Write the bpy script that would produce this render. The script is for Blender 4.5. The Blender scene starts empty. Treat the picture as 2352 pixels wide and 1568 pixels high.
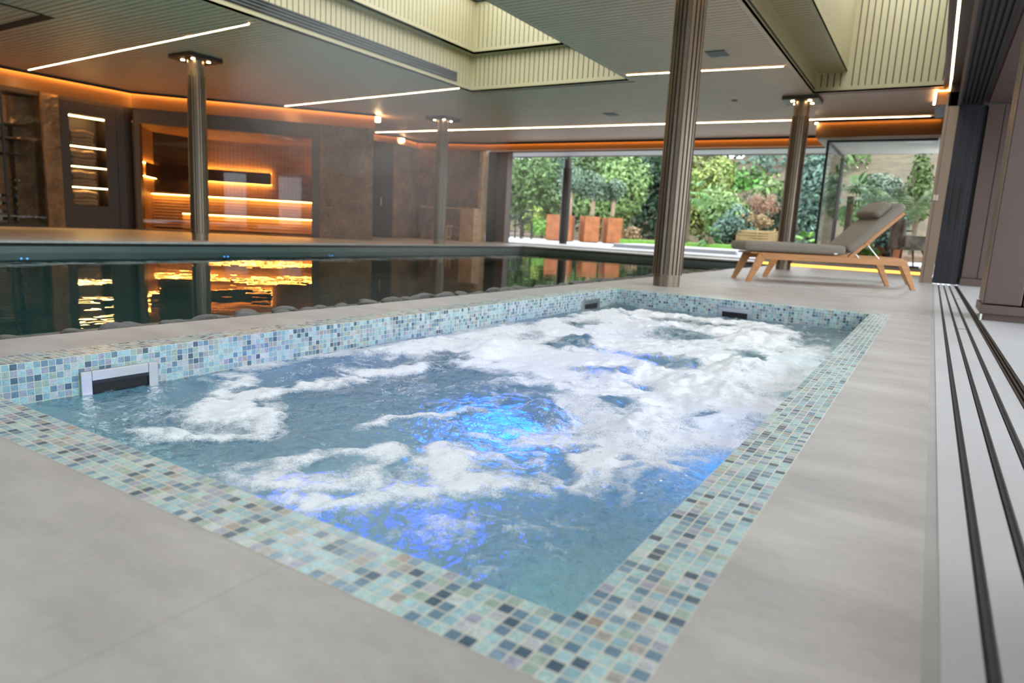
import bpy, bmesh, math, random
import numpy as np
from mathutils import Vector, Matrix

sc = bpy.context.scene
COL = sc.collection
PI = math.pi

# ------------------------------------------------------------------ camera, world, exposure
def cam_basis(yaw, pitch, roll):
    y, p, r = [math.radians(a) for a in (yaw, pitch, roll)]
    fwd = Vector((math.sin(y) * math.cos(p), math.cos(y) * math.cos(p), math.sin(p)))
    right = Vector((math.cos(y), -math.sin(y), 0))
    up = right.cross(fwd)
    r2 = right * math.cos(r) + up * math.sin(r)
    u2 = up * math.cos(r) - right * math.sin(r)
    return r2, u2, fwd

CAM_Z = 0.506
r_, u_, f_ = cam_basis(-31.484, -9.652, 3.038)
cd = bpy.data.cameras.new('camera')
cam = bpy.data.objects.new('camera', cd)
COL.objects.link(cam)
cam.matrix_world = Matrix(((r_.x, u_.x, -f_.x, 0), (r_.y, u_.y, -f_.y, 0), (r_.z, u_.z, -f_.z, CAM_Z), (0, 0, 0, 1)))
cd.sensor_width = 36
cd.lens = 1537.9 / 2352 * 36
cd.clip_start = 0.02
cd.clip_end = 400
cd.dof.use_dof = True
cd.dof.focus_distance = 2.4
cd.dof.aperture_fstop = 2.8
sc.camera = cam

sc.view_settings.view_transform = 'Standard'
sc.view_settings.look = 'None'
sc.view_settings.gamma = 1.0
sc.view_settings.use_curve_mapping = False
sc.view_settings.exposure = 1.17

w = bpy.data.worlds.new('overcast_sky')
sc.world = w
w.use_nodes = True
bg = w.node_tree.nodes['Background']
bg.inputs[0].default_value = (0.86, 0.93, 1.0, 1)
bg.inputs[1].default_value = 2.15

cy = sc.cycles
cy.use_denoising = True
cy.max_bounces = 9
cy.diffuse_bounces = 5
cy.glossy_bounces = 4
cy.transmission_bounces = 6
cy.transparent_max_bounces = 10
cy.volume_bounces = 0
cy.sample_clamp_indirect = 10.0
cy.caustics_reflective = False
cy.caustics_refractive = True
cy.use_light_tree = True

# ------------------------------------------------------------------ object helpers
def tag(o, label=None, cat=None, group=None, kind=None):
    if label: o['label'] = label
    if cat: o['category'] = cat
    if group: o['group'] = group
    if kind: o['kind'] = kind
    return o

def empty(name, loc=(0, 0, 0), rz=0.0):
    o = bpy.data.objects.new(name, None)
    o.empty_display_size = 0.2
    COL.objects.link(o)
    o.location = loc
    o.rotation_euler = (0, 0, rz)
    return o

class MB:
    """collects faces, each with a material slot, then links them as one mesh object"""
    def __init__(s):
        s.v = []; s.f = []; s.mi = []; s.m = 0
    def add(s, vs, fs):
        n = len(s.v)
        s.v.extend([tuple(p) for p in vs])
        for q in fs:
            s.f.append([i + n for i in q]); s.mi.append(s.m)
        return s
    def slot(s, m):
        s.m = m; return s
    def box(s, a, b):
        x0, y0, z0 = [min(p, q) for p, q in zip(a, b)]
        x1, y1, z1 = [max(p, q) for p, q in zip(a, b)]
        return s.hexa([(x0, y0, z0), (x1, y0, z0), (x1, y1, z0), (x0, y1, z0), (x0, y0, z1), (x1, y0, z1), (x1, y1, z1), (x0, y1, z1)])
    def hexa(s, p):
        return s.add(p, [(0, 3, 2, 1), (4, 5, 6, 7), (0, 1, 5, 4), (1, 2, 6, 5), (2, 3, 7, 6), (3, 0, 4, 7)])
    def wallbox(s, P, Q, t, z0, z1):
        """upright slab from P to Q (xy), thickness t to the left of the direction"""
        P = Vector(P); Q = Vector(Q); d = (Q - P).normalized(); n = Vector((-d.y, d.x)) * t
        a = [P, Q, Q + n, P + n]
        return s.hexa([(q.x, q.y, z0) for q in a] + [(q.x, q.y, z1) for q in a])
    def prism(s, poly, z0, z1):
        n = len(poly)
        vs = [(x, y, z0) for x, y in poly] + [(x, y, z1) for x, y in poly]
        fs = [tuple(range(n - 1, -1, -1)), tuple(range(n, 2 * n))]
        for i in range(n):
            j = (i + 1) % n
            fs.append((i, j, n + j, n + i))
        return s.add(vs, fs)
    def prism_xz(s, poly, y0, y1):
        n = len(poly)
        vs = [(x, y0, z) for x, z in poly] + [(x, y1, z) for x, z in poly]
        fs = [tuple(range(n)), tuple(range(2 * n - 1, n - 1, -1))]
        for i in range(n):
            j = (i + 1) % n
            fs.append((j, i, n + i, n + j))
        return s.add(vs, fs)
    def tube(s, pts, r, n=8, cap=True):
        pts = [Vector(p) for p in pts]
        rr = r if isinstance(r, (list, tuple)) else [r] * len(pts)
        vs = []; fs = []
        for i, p in enumerate(pts):
            d = (pts[min(i + 1, len(pts) - 1)] - pts[max(i - 1, 0)]).normalized()
            a = d.orthogonal().normalized() if abs(d.z) > .95 else d.cross(Vector((0, 0, 1))).normalized()
            b = d.cross(a)
            for k in range(n):
                t = 2 * PI * k / n
                vs.append(p + (a * math.cos(t) + b * math.sin(t)) * rr[i])
        for i in range(len(pts) - 1):
            for k in range(n):
                k2 = (k + 1) % n
                fs.append((i * n + k, i * n + k2, (i + 1) * n + k2, (i + 1) * n + k))
        if cap:
            fs.append(tuple(range(n))[::-1]); fs.append(tuple(range((len(pts) - 1) * n, len(pts) * n)))
        return s.add(vs, fs)
    def lathe(s, prof, n=32, c=(0, 0, 0)):
        vs = []; fs = []
        for r, z in prof:
            for k in range(n):
                t = 2 * PI * k / n
                vs.append((c[0] + r * math.cos(t), c[1] + r * math.sin(t), c[2] + z))
        for i in range(len(prof) - 1):
            for k in range(n):
                k2 = (k + 1) % n
                fs.append((i * n + k, i * n + k2, (i + 1) * n + k2, (i + 1) * n + k))
        fs.append(tuple(range(n))[::-1]); fs.append(tuple(range((len(prof) - 1) * n, len(prof) * n)))
        return s.add(vs, fs)
    def quad(s, *p):
        return s.add(p, [tuple(range(len(p)))])
    def build(s, name, mats, parent=None, smooth=False, uv=None, bevel=0.0, recalc=False):
        me = bpy.data.meshes.new(name)
        me.from_pydata(s.v, [], s.f)
        if not isinstance(mats, (list, tuple)): mats = [mats]
        for m in mats: me.materials.append(m)
        me.polygons.foreach_set('material_index', s.mi)
        if recalc:
            b = bmesh.new(); b.from_mesh(me); bmesh.ops.recalc_face_normals(b, faces=b.faces); b.to_mesh(me); b.free()
        if smooth:
            me.polygons.foreach_set('use_smooth', [True] * len(me.polygons))
        me.update()
        if uv is not None: box_uv(me, uv)
        o = bpy.data.objects.new(name, me)
        COL.objects.link(o)
        if parent: o.parent = parent
        if bevel:
            m = o.modifiers.new('edge', 'BEVEL'); m.width = bevel; m.segments = 2; m.limit_method = 'ANGLE'
        return o

def box_uv(me, org):
    l = me.uv_layers.new(name='uv')
    for p in me.polygons:
        n = p.normal
        ax = max(range(3), key=lambda i: abs(n[i]))
        for li in p.loop_indices:
            c = me.vertices[me.loops[li].vertex_index].co
            d = (c.x - org[0], c.y - org[1], c.z - org[2])
            l.data[li].uv = ((d[1], d[2]) if ax == 0 else (d[0], d[2]) if ax == 1 else (d[0], d[1]))

def copy_tree(o, parent=None):
    c = o.copy(); COL.objects.link(c)
    if parent: c.parent = parent
    for ch in [x for x in bpy.data.objects if x.parent == o]:
        copy_tree(ch, c)
    return c

def rounded_box(sx, sy, sz, r, n=6, puff=0.0):
    """cushion-like body centred at the origin: (verts, faces)"""
    vs = []; fs = []
    def face(ax, sg):
        base = len(vs)
        m = 2 * n
        for i in range(m + 1):
            for j in range(m + 1):
                a, b = i / m * 2 - 1, j / m * 2 - 1
                # denser near the edges
                a = math.copysign(1 - (1 - abs(a)) ** 1.6, a); b = math.copysign(1 - (1 - abs(b)) ** 1.6, b)
                p = [0, 0, 0]; p[ax] = sg; p[(ax + 1) % 3] = a; p[(ax + 2) % 3] = b
                q = Vector((p[0] * sx / 2, p[1] * sy / 2, p[2] * sz / 2))
                inn = Vector((max(-sx / 2 + r, min(sx / 2 - r, q.x)), max(-sy / 2 + r, min(sy / 2 - r, q.y)), max(-sz / 2 + r, min(sz / 2 - r, q.z))))
                d = q - inn
                if d.length > 1e-9: q = inn + d.normalized() * r
                k = (1 - (q.x / (sx / 2)) ** 2) * (1 - (q.y / (sy / 2)) ** 2)
                q.z += math.copysign(puff * max(k, 0) ** .5, q.z) if abs(q.z) > sz * .2 else 0
                vs.append(tuple(q))
        for i in range(m):
            for j in range(m):
                a0 = base + i * (m + 1) + j
                f = (a0, a0 + m + 1, a0 + m + 2, a0 + 1)
                fs.append(f if sg > 0 else f[::-1])
    for ax in range(3):
        face(ax, 1); face(ax, -1)
    return vs, fs

# ------------------------------------------------------------------ materials
def nmat(name):
    m = bpy.data.materials.new(name); m.use_nodes = True
    nt = m.node_tree
    return m, nt, nt.nodes['Principled BSDF'], nt.nodes['Material Output']

def N(nt, typ, **kw):
    n = nt.nodes.new(typ)
    for k, v in kw.items():
        if k.startswith('i_'):
            key = k[2:]
            key = int(key) if key.isdigit() else key.replace('_', ' ')
            n.inputs[key].default_value = v
        else:
            setattr(n, k, v)
    return n

def L(nt, a, b): nt.links.new(a, b)

def simple(name, col, rough=.5, metal=0.0, var=0.0, scale=3.0, bump=0.0, bscale=40.0, spec=None, stretch=None, rpi=False, col2=None):
    m, nt, b, out = nmat(name)
    b.inputs['Base Color'].default_value = (*col, 1)
    b.inputs['Roughness'].default_value = rough
    b.inputs['Metallic'].default_value = metal
    if spec is not None: b.inputs['Specular IOR Level'].default_value = spec
    tc = N(nt, 'ShaderNodeTexCoord')
    vec = tc.outputs['Object']
    if stretch:
        mp = N(nt, 'ShaderNodeMapping'); mp.inputs['Scale'].default_value = stretch
        L(nt, vec, mp.inputs[0]); vec = mp.outputs[0]
    if var > 0 or col2:
        no = N(nt, 'ShaderNodeTexNoise'); no.inputs['Scale'].default_value = scale; no.inputs['Detail'].default_value = 5; no.inputs['Roughness'].default_value = .6
        L(nt, vec, no.inputs['Vector'])
        cr = N(nt, 'ShaderNodeValToRGB')
        cr.color_ramp.elements[0].position = .3; cr.color_ramp.elements[1].position = .7
        c0 = tuple(max(0, c * (1 - var)) for c in col); c1 = col2 or tuple(min(1, c * (1 + var)) for c in col)
        cr.color_ramp.elements[0].color = (*c0, 1); cr.color_ramp.elements[1].color = (*c1, 1)
        L(nt, no.outputs['Fac'], cr.inputs[0])
        src = cr.outputs[0]
        if rpi:
            ge = N(nt, 'ShaderNodeNewGeometry')
            hv = N(nt, 'ShaderNodeHueSaturation')
            mr = N(nt, 'ShaderNodeMapRange'); mr.inputs[3].default_value = .55; mr.inputs[4].default_value = 1.5
            L(nt, ge.outputs['Random Per Island'], mr.inputs[0]); L(nt, mr.outputs[0], hv.inputs['Value'])
            L(nt, src, hv.inputs['Color']); src = hv.outputs[0]
        L(nt, src, b.inputs['Base Color'])
    if bump > 0:
        n2 = N(nt, 'ShaderNodeTexNoise'); n2.inputs['Scale'].default_value = bscale; n2.inputs['Detail'].default_value = 4
        L(nt, vec, n2.inputs['Vector'])
        bp = N(nt, 'ShaderNodeBump'); bp.inputs['Strength'].default_value = bump; bp.inputs['Distance'].default_value = .02
        L(nt, n2.outputs['Fac'], bp.inputs['Height']); L(nt, bp.outputs[0], b.inputs['Normal'])
    return m

def emit(name, col, s):
    m, nt, b, out = nmat(name)
    nt.nodes.remove(b)
    e = N(nt, 'ShaderNodeEmission'); e.inputs[0].default_value = (*col, 1); e.inputs[1].default_value = s
    L(nt, e.outputs[0], out.inputs[0])
    return m

def glassy(name, tint=(1, 1, 1), ior=1.45, rough=0.0):
    m, nt, b, out = nmat(name)
    nt.nodes.remove(b)
    t = N(nt, 'ShaderNodeBsdfTransparent'); t.inputs[0].default_value = (*tint, 1)
    g = N(nt, 'ShaderNodeBsdfGlossy'); g.inputs['Roughness'].default_value = rough
    fr = N(nt, 'ShaderNodeFresnel'); fr.inputs[0].default_value = ior
    mx = N(nt, 'ShaderNodeMixShader')
    L(nt, fr.outputs[0], mx.inputs[0]); L(nt, t.outputs[0], mx.inputs[1]); L(nt, g.outputs[0], mx.inputs[2])
    L(nt, mx.outputs[0], out.inputs[0])
    return m

def m_floor():
    m, nt, b, out = nmat('porcelain_floor')
    tc = N(nt, 'ShaderNodeTexCoord')
    n1 = N(nt, 'ShaderNodeTexNoise'); n1.inputs['Scale'].default_value = 2.2; n1.inputs['Detail'].default_value = 8; n1.inputs['Roughness'].default_value = .62
    mp = N(nt, 'ShaderNodeMapping'); mp.inputs['Scale'].default_value = (1.0, 2.6, 1)
    L(nt, tc.outputs['Object'], mp.inputs[0]); L(nt, mp.outputs[0], n1.inputs['Vector'])
    n2 = N(nt, 'ShaderNodeTexNoise'); n2.inputs['Scale'].default_value = 55; n2.inputs['Detail'].default_value = 3
    L(nt, tc.outputs['Object'], n2.inputs['Vector'])
    cr = N(nt, 'ShaderNodeValToRGB')
    cr.color_ramp.elements[0].position = .28; cr.color_ramp.elements[1].position = .75
    cr.color_ramp.elements[0].color = (.32, .302, .287, 1); cr.color_ramp.elements[1].color = (.525, .505, .487, 1)
    L(nt, n1.outputs['Fac'], cr.inputs[0])
    mr = N(nt, 'ShaderNodeMapRange'); mr.inputs[3].default_value = .9; mr.inputs[4].default_value = 1.1
    L(nt, n2.outputs['Fac'], mr.inputs[0])
    mu = N(nt, 'ShaderNodeVectorMath', operation='SCALE'); L(nt, cr.outputs[0], mu.inputs[0]); L(nt, mr.outputs[0], mu.inputs['Scale'])
    # slab joints: large format tiles
    br = N(nt, 'ShaderNodeTexBrick'); br.offset = 0.5; br.squash = 1
    br.inputs['Color1'].default_value = (1, 1, 1, 1); br.inputs['Color2'].default_value = (.93, .93, .94, 1); br.inputs['Mortar'].default_value = (.84, .84, .83, 1)
    br.inputs['Scale'].default_value = 1; br.inputs['Mortar Size'].default_value = .0025; br.inputs['Mortar Smooth'].default_value = .3
    br.inputs['Brick Width'].default_value = 2.3; br.inputs['Row Height'].default_value = 1.2
    mp2 = N(nt, 'ShaderNodeMapping'); mp2.inputs['Location'].default_value = (.75, -1.4 + 2.4, 0)
    L(nt, tc.outputs['Object'], mp2.inputs[0]); L(nt, mp2.outputs[0], br.inputs['Vector'])
    mx = N(nt, 'ShaderNodeVectorMath', operation='MULTIPLY'); L(nt, mu.outputs[0], mx.inputs[0]); L(nt, br.outputs[0], mx.inputs[1])
    L(nt, mx.outputs[0], b.inputs['Base Color'])
    b.inputs['Roughness'].default_value = .42
    bp = N(nt, 'ShaderNodeBump'); bp.inputs['Strength'].default_value = .12; bp.inputs['Distance'].default_value = .004
    L(nt, n2.outputs['Fac'], bp.inputs['Height']); L(nt, bp.outputs[0], b.inputs['Normal'])
    return m

PITCH = 2.065 / 93
def m_mosaic(nm='glass_mosaic', gain=1.0):
    m, nt, b, out = nmat(nm)
    uv = N(nt, 'ShaderNodeUVMap'); uv.uv_map = 'uv'
    sc_ = N(nt, 'ShaderNodeVectorMath', operation='SCALE'); sc_.inputs['Scale'].default_value = 1 / PITCH
    L(nt, uv.outputs[0], sc_.inputs[0])
    fl = N(nt, 'ShaderNodeVectorMath', operation='FLOOR'); L(nt, sc_.outputs[0], fl.inputs[0])
    fr = N(nt, 'ShaderNodeVectorMath', operation='FRACTION'); L(nt, sc_.outputs[0], fr.inputs[0])
    wn = N(nt, 'ShaderNodeTexWhiteNoise'); wn.noise_dimensions = '2D'; L(nt, fl.outputs[0], wn.inputs['Vector'])
    cr = N(nt, 'ShaderNodeValToRGB'); cr.color_ramp.interpolation = 'CONSTANT'
    stops = [(0, (.36, .55, .59)), (.16, (.27, .44, .50)), (.30, (.40, .58, .57)), (.42, (.14, .24, .32)), (.53, (.22, .34, .43)),
             (.63, (.33, .44, .39)), (.71, (.46, .50, .53)), (.79, (.075, .13, .18)), (.86, (.34, .36, .45)), (.93, (.36, .35, .33)), (.965, (.52, .60, .60)), (.994, (.36, .31, .27))]
    e = cr.color_ramp.elements
    e[0].position = 0; e[0].color = (*stops[0][1], 1)
    e[1].position = stops[1][0]; e[1].color = (*stops[1][1], 1)
    for p, c in stops[2:]:
        q = e.new(p); q.color = (*c, 1)
    L(nt, wn.outputs['Value'], cr.inputs[0])
    # marbled swirl inside each tile
    off = N(nt, 'ShaderNodeVectorMath', operation='MULTIPLY_ADD')
    L(nt, wn.outputs['Color'], off.inputs[0]); off.inputs[1].default_value = (40, 40, 40); L(nt, sc_.outputs[0], off.inputs[2])
    sw = N(nt, 'ShaderNodeTexNoise'); sw.inputs['Scale'].default_value = 1.6; sw.inputs['Detail'].default_value = 3; sw.inputs['Distortion'].default_value = 2.2
    L(nt, off.outputs[0], sw.inputs['Vector'])
    mr = N(nt, 'ShaderNodeMapRange'); mr.inputs[1].default_value = .25; mr.inputs[2].default_value = .75; mr.inputs[3].default_value = .72 * gain; mr.inputs[4].default_value = 1.38 * gain
    L(nt, sw.outputs['Fac'], mr.inputs[0])
    mu = N(nt, 'ShaderNodeVectorMath', operation='SCALE'); L(nt, cr.outputs[0], mu.inputs[0]); L(nt, mr.outputs[0], mu.inputs['Scale'])
    # grout
    sx = N(nt, 'ShaderNodeSeparateXYZ'); L(nt, fr.outputs[0], sx.inputs[0])
    def edge(o):
        a = N(nt, 'ShaderNodeMath', operation='SUBTRACT'); L(nt, o, a.inputs[0]); a.inputs[1].default_value = .5
        a2 = N(nt, 'ShaderNodeMath', operation='ABSOLUTE'); L(nt, a.outputs[0], a2.inputs[0]); return a2.outputs[0]
    mxm = N(nt, 'ShaderNodeMath', operation='MAXIMUM'); L(nt, edge(sx.outputs[0]), mxm.inputs[0]); L(nt, edge(sx.outputs[1]), mxm.inputs[1])
    g = N(nt, 'ShaderNodeMapRange'); g.interpolation_type = 'SMOOTHSTEP'
    g.inputs[1].default_value = .435; g.inputs[2].default_value = .46; L(nt, mxm.outputs[0], g.inputs[0])
    mix = N(nt, 'ShaderNodeMix', data_type='RGBA')
    L(nt, g.outputs[0], mix.inputs[0]); L(nt, mu.outputs[0], mix.inputs[6]); mix.inputs[7].default_value = (.66, .64, .52, 1)
    L(nt, mix.outputs[2], b.inputs['Base Color'])
    r = N(nt, 'ShaderNodeMapRange'); r.inputs[3].default_value = .22; r.inputs[4].default_value = .75; L(nt, g.outputs[0], r.inputs[0]); L(nt, r.outputs[0], b.inputs['Roughness'])
    bp = N(nt, 'ShaderNodeBump'); bp.invert = True; bp.inputs['Strength'].default_value = .5; bp.inputs['Distance'].default_value = .002
    L(nt, g.outputs[0], bp.inputs['Height']); L(nt, bp.outputs[0], b.inputs['Normal'])
    return m

def m_spa_water():
    m, nt, b, out = nmat('bubbling_water')
    tc = N(nt, 'ShaderNodeTexCoord')
    at = N(nt, 'ShaderNodeAttribute'); at.attribute_name = 'foam'
    # water
    n1 = N(nt, 'ShaderNodeTexNoise'); n1.inputs['Scale'].default_value = 26; n1.inputs['Detail'].default_value = 5; n1.inputs['Distortion'].default_value = 1.0
    L(nt, tc.outputs['Object'], n1.inputs['Vector'])
    bp = N(nt, 'ShaderNodeBump'); bp.inputs['Strength'].default_value = .75; bp.inputs['Distance'].default_value = .022
    L(nt, n1.outputs['Fac'], bp.inputs['Height'])
    b.inputs['Base Color'].default_value = (.74, .97, .985, 1)
    b.inputs['Transmission Weight'].default_value = 1
    b.inputs['Roughness'].default_value = .03
    b.inputs['IOR'].default_value = 1.33
    L(nt, bp.outputs[0], b.inputs['Normal'])
    # foam: tiny bubbles
    vo = N(nt, 'ShaderNodeTexVoronoi'); vo.inputs['Scale'].default_value = 170
    L(nt, tc.outputs['Object'], vo.inputs['Vector'])
    n2 = N(nt, 'ShaderNodeTexNoise'); n2.inputs['Scale'].default_value = 60; n2.inputs['Detail'].default_value = 4
    L(nt, tc.outputs['Object'], n2.inputs['Vector'])
    b2 = N(nt, 'ShaderNodeBump'); b2.inputs['Strength'].default_value = .6; b2.inputs['Distance'].default_value = .006
    L(nt, n2.outputs['Fac'], b2.inputs['Height'])
    df = N(nt, 'ShaderNodeBsdfPrincipled'); df.inputs['Base Color'].default_value = (.96, .97, .98, 1); df.inputs['Roughness'].default_value = .35
    L(nt, b2.outputs[0], df.inputs['Normal'])
    tl = N(nt, 'ShaderNodeBsdfTranslucent'); tl.inputs[0].default_value = (.9, .94, 1, 1)
    mf = N(nt, 'ShaderNodeMixShader'); mf.inputs[0].default_value = .18
    L(nt, df.outputs[0], mf.inputs[1]); L(nt, tl.outputs[0], mf.inputs[2])
    # mask: the foam attribute broken up by bubble noise
    a1 = N(nt, 'ShaderNodeMath', operation='MULTIPLY_ADD'); L(nt, vo.outputs['Distance'], a1.inputs[0]); a1.inputs[1].default_value = -.42; a1.inputs[2].default_value = .14
    a2 = N(nt, 'ShaderNodeMath', operation='MULTIPLY_ADD'); L(nt, n2.outputs['Fac'], a2.inputs[0]); a2.inputs[1].default_value = .55; a2.inputs[2].default_value = -.275
    s1 = N(nt, 'ShaderNodeMath', operation='ADD'); L(nt, a1.outputs[0], s1.inputs[0]); L(nt, a2.outputs[0], s1.inputs[1])
    s2 = N(nt, 'ShaderNodeMath', operation='ADD'); L(nt, s1.outputs[0], s2.inputs[0]); L(nt, at.outputs['Fac'], s2.inputs[1])
    mr = N(nt, 'ShaderNodeMapRange'); mr.inputs[1].default_value = .22; mr.inputs[2].default_value = .95; mr.inputs[4].default_value = .98
    L(nt, s2.outputs[0], mr.inputs[0])
    mx = N(nt, 'ShaderNodeMixShader'); L(nt, mr.outputs[0], mx.inputs[0]); L(nt, b.outputs[0], mx.inputs[1]); L(nt, mf.outputs[0], mx.inputs[2])
    L(nt, mx.outputs[0], out.inputs[0])
    return m

def m_pool_water():
    m, nt, b, out = nmat('still_pool_water')
    nt.nodes.remove(b)
    tc = N(nt, 'ShaderNodeTexCoord')
    n1 = N(nt, 'ShaderNodeTexNoise'); n1.inputs['Scale'].default_value = 1.6; n1.inputs['Detail'].default_value = 3
    L(nt, tc.outputs['Object'], n1.inputs['Vector'])
    bp = N(nt, 'ShaderNodeBump'); bp.inputs['Strength'].default_value = .09; bp.inputs['Distance'].default_value = .05
    L(nt, n1.outputs['Fac'], bp.inputs['Height'])
    t = N(nt, 'ShaderNodeBsdfTransparent'); t.inputs[0].default_value = (.78, .96, .95, 1)
    g = N(nt, 'ShaderNodeBsdfGlossy'); g.inputs['Roughness'].default_value = .0
    L(nt, bp.outputs[0], g.inputs['Normal'])
    fr = N(nt, 'ShaderNodeFresnel'); fr.inputs[0].default_value = 1.33
    L(nt, bp.outputs[0], fr.inputs['Normal'])
    mx = N(nt, 'ShaderNodeMixShader')
    L(nt, fr.outputs[0], mx.inputs[0]); L(nt, t.outputs[0], mx.inputs[1]); L(nt, g.outputs[0], mx.inputs[2])
    L(nt, mx.outputs[0], out.inputs[0])
    return m

def m_stone():
    m, nt, b, out = nmat('rough_ashlar_stone')
    tc = N(nt, 'ShaderNodeTexCoord')
    n1 = N(nt, 'ShaderNodeTexNoise'); n1.inputs['Scale'].default_value = 2.1; n1.inputs['Detail'].default_value = 9; n1.inputs['Roughness'].default_value = .68
    L(nt, tc.outputs['Object'], n1.inputs['Vector'])
    cr = N(nt, 'ShaderNodeValToRGB')
    e = cr.color_ramp.elements
    e[0].position = .3; e[0].color = (.11, .064, .035, 1); e[1].position = .72; e[1].color = (.35, .225, .13, 1)
    q = e.new(.5); q.color = (.20, .125, .07, 1)
    L(nt, n1.outputs['Fac'], cr.inputs[0]); L(nt, cr.outputs[0], b.inputs['Base Color'])
    b.inputs['Roughness'].default_value = .85
    n2 = N(nt, 'ShaderNodeTexNoise'); n2.inputs['Scale'].default_value = 9; n2.inputs['Detail'].default_value = 8
    L(nt, tc.outputs['Object'], n2.inputs['Vector'])
    bp = N(nt, 'ShaderNodeBump'); bp.inputs['Strength'].default_value = .9; bp.inputs['Distance'].default_value = .06
    L(nt, n2.outputs['Fac'], bp.inputs['Height']); L(nt, bp.outputs[0], b.inputs['Normal'])
    return m

def m_steam(d):
    m, nt, b, out = nmat('thin_steam')
    nt.nodes.remove(b)
    v = N(nt, 'ShaderNodeVolumeScatter'); v.inputs['Color'].default_value = (.95, .95, .95, 1); v.inputs['Density'].default_value = d
    v.inputs['Anisotropy'].default_value = .3
    L(nt, v.outputs[0], out.inputs['Volume'])
    return m

M = {}
M['floor'] = m_floor()
M['mosaic'] = m_mosaic()
M['mosaic_brightened'] = m_mosaic('brightened_glass_mosaic', 1.65)  # mosaic copy brightened in colour to make up for dim light under water
M['spa_water'] = m_spa_water()
M['pool_water'] = m_pool_water()
M['stone'] = m_stone()
M['ceil'] = simple('bronze_ceiling_slat', (.66, .465, .35), .5, 0.0, .05, 2)
M['black'] = simple('black_gap', (.012, .011, .010), .7)
M['cream'] = simple('cream_slat', (.45, .385, .215), .5, 0, .03, 2)
M['darkgap'] = simple('dark_slot', (.03, .035, .03), .8)
M['bronze'] = simple('anodised_bronze', (.20, .16, .12), .34, .75, .08, 4)
M['bronze_dark'] = simple('dark_bronze_panel', (.036, .025, .018), .45, .2, .1, 1.5)
M['sauna_frame'] = simple('sauna_frame_bronze', (.08, .057, .04), .5, .2, .05, 2)
M['bronze_panel'] = simple('bronze_panel', (.25, .185, .135), .5, .3, .05, 2)
M['brown_clad'] = simple('brown_cladding', (.118, .080, .070), .42, .25, .05, 2)
M['frame_black'] = simple('black_aluminium', (.022, .023, .028), .4, .3)
M['steel'] = simple('brushed_steel', (.62, .60, .57), .28, 1.0, .06, 30, stretch=(1, 1, 12))
M['led'] = emit('warm_led', (1.0, .66, .33), 26.0)
M['led_soft'] = emit('dim_warm_led', (1.0, .66, .33), 9.0)
M['led_cove'] = emit('warm_cove_led', (1.0, .44, .09), 20.0)
M['led_cove_dim'] = emit('dim_cove_led', (1.0, .42, .08), 6.0)
M['led_niche'] = emit('warm_niche_led', (1.0, .60, .20), 15.0)
M['led_sauna'] = emit('amber_sauna_led', (1.0, .44, .08), 32.0)
M['led_plinth'] = emit('amber_plinth_led', (1.0, .42, .06), 1.9)
M['blue'] = emit('blue_led', (.010, .055, 1.0), 3.2)
M['blue_wide'] = emit('wide_blue_led', (.012, .10, 1.0), 4.5)
M['added_flood_teal'] = emit('added_teal_flood_lens', (.07, .50, .50), 13.0)  # this and the next lens belong to the added, unseen tub wall lamps
M['added_flood_blue'] = emit('added_blue_flood_lens', (.03, .26, .85), 14.0)
M['blue_small'] = emit('blue_led_dot', (.06, .28, 1.0), 4.0)
M['fascia'] = simple('satin_bronze_fascia', (.23, .115, .045), .45, .2)
M['teak'] = simple('oiled_teak', (.50, .235, .085), .5, 0, .18, 3, .15, 60, stretch=(1, 14, 14))
M['taupe'] = simple('taupe_fabric', (.235, .205, .165), .9, 0, .05, 30, .25, 400)
M['white_tag'] = simple('white_label', (.8, .78, .75), .6)
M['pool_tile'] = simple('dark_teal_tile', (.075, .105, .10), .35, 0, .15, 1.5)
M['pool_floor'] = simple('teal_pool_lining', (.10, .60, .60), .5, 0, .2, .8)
M['pebble'] = simple('grey_pebble', (.10, .098, .09), .55, 0, .35, 6, .2, 40)
M['sauna_wood'] = simple('thermo_alder', (.36, .20, .10), .55, 0, .25, 2, .1, 30, stretch=(1, 1, 8))
M['sauna_bench'] = simple('lit_bench_timber', (.52, .32, .16), .55, 0, .2, 2, .1, 30)  # timber lightened so the bench fronts carry the amber light wash
M['sauna_dark'] = simple('dark_sauna_board', (.06, .032, .018), .6)
M['glass'] = glassy('clear_glass', (.93, .95, .94))
M['glass_front'] = glassy('reflective_glass', (.90, .90, .88), 1.5)
M['towel'] = simple('brown_towel', (.27, .19, .12), .95, 0, .25, 25, .8, 120)
M['bottle'] = simple('dark_bottle_glass', (.010, .016, .010), .08)
M['paper'] = simple('cream_label', (.75, .70, .62), .7)
M['corten'] = simple('corten_steel', (.36, .125, .045), .75, .1, .28, 3)
M['bark'] = simple('pale_bark', (.36, .25, .17), .9, 0, .3, 8)
M['bark_dark'] = simple('dark_bark', (.12, .085, .055), .9, 0, .3, 8)
M['terrace'] = simple('pale_terrace_paving', (.46, .46, .47), .6, 0, .08, 1.2)
M['soil'] = simple('garden_soil', (.16, .10, .06), .95, 0, .3, 4)
M['lawn'] = simple('short_lawn', (.16, .33, .045), .9, 0, .25, 6, .6, 60)
M['bank'] = simple('leaf_litter_bank', (.105, .08, .045), .95, 0, .35, 1.5, .6, 6)
M['soffit'] = simple('grey_soffit', (.42, .41, .42), .5, 0, .04, 1)
M['inner_soffit'] = simple('pale_soffit', (.55, .52, .47), .5)
M['rubber'] = simple('black_track', (.018, .02, .02), .55, .2, .5, 30)
M['grout_strip'] = simple('silicone_joint', (.34, .34, .32), .6, 0, .1, 6)
M['wattle'] = simple('woven_wattle', (.34, .24, .12), .9, 0, .35, 14, .6, 30, stretch=(1, 1, 6))
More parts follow.
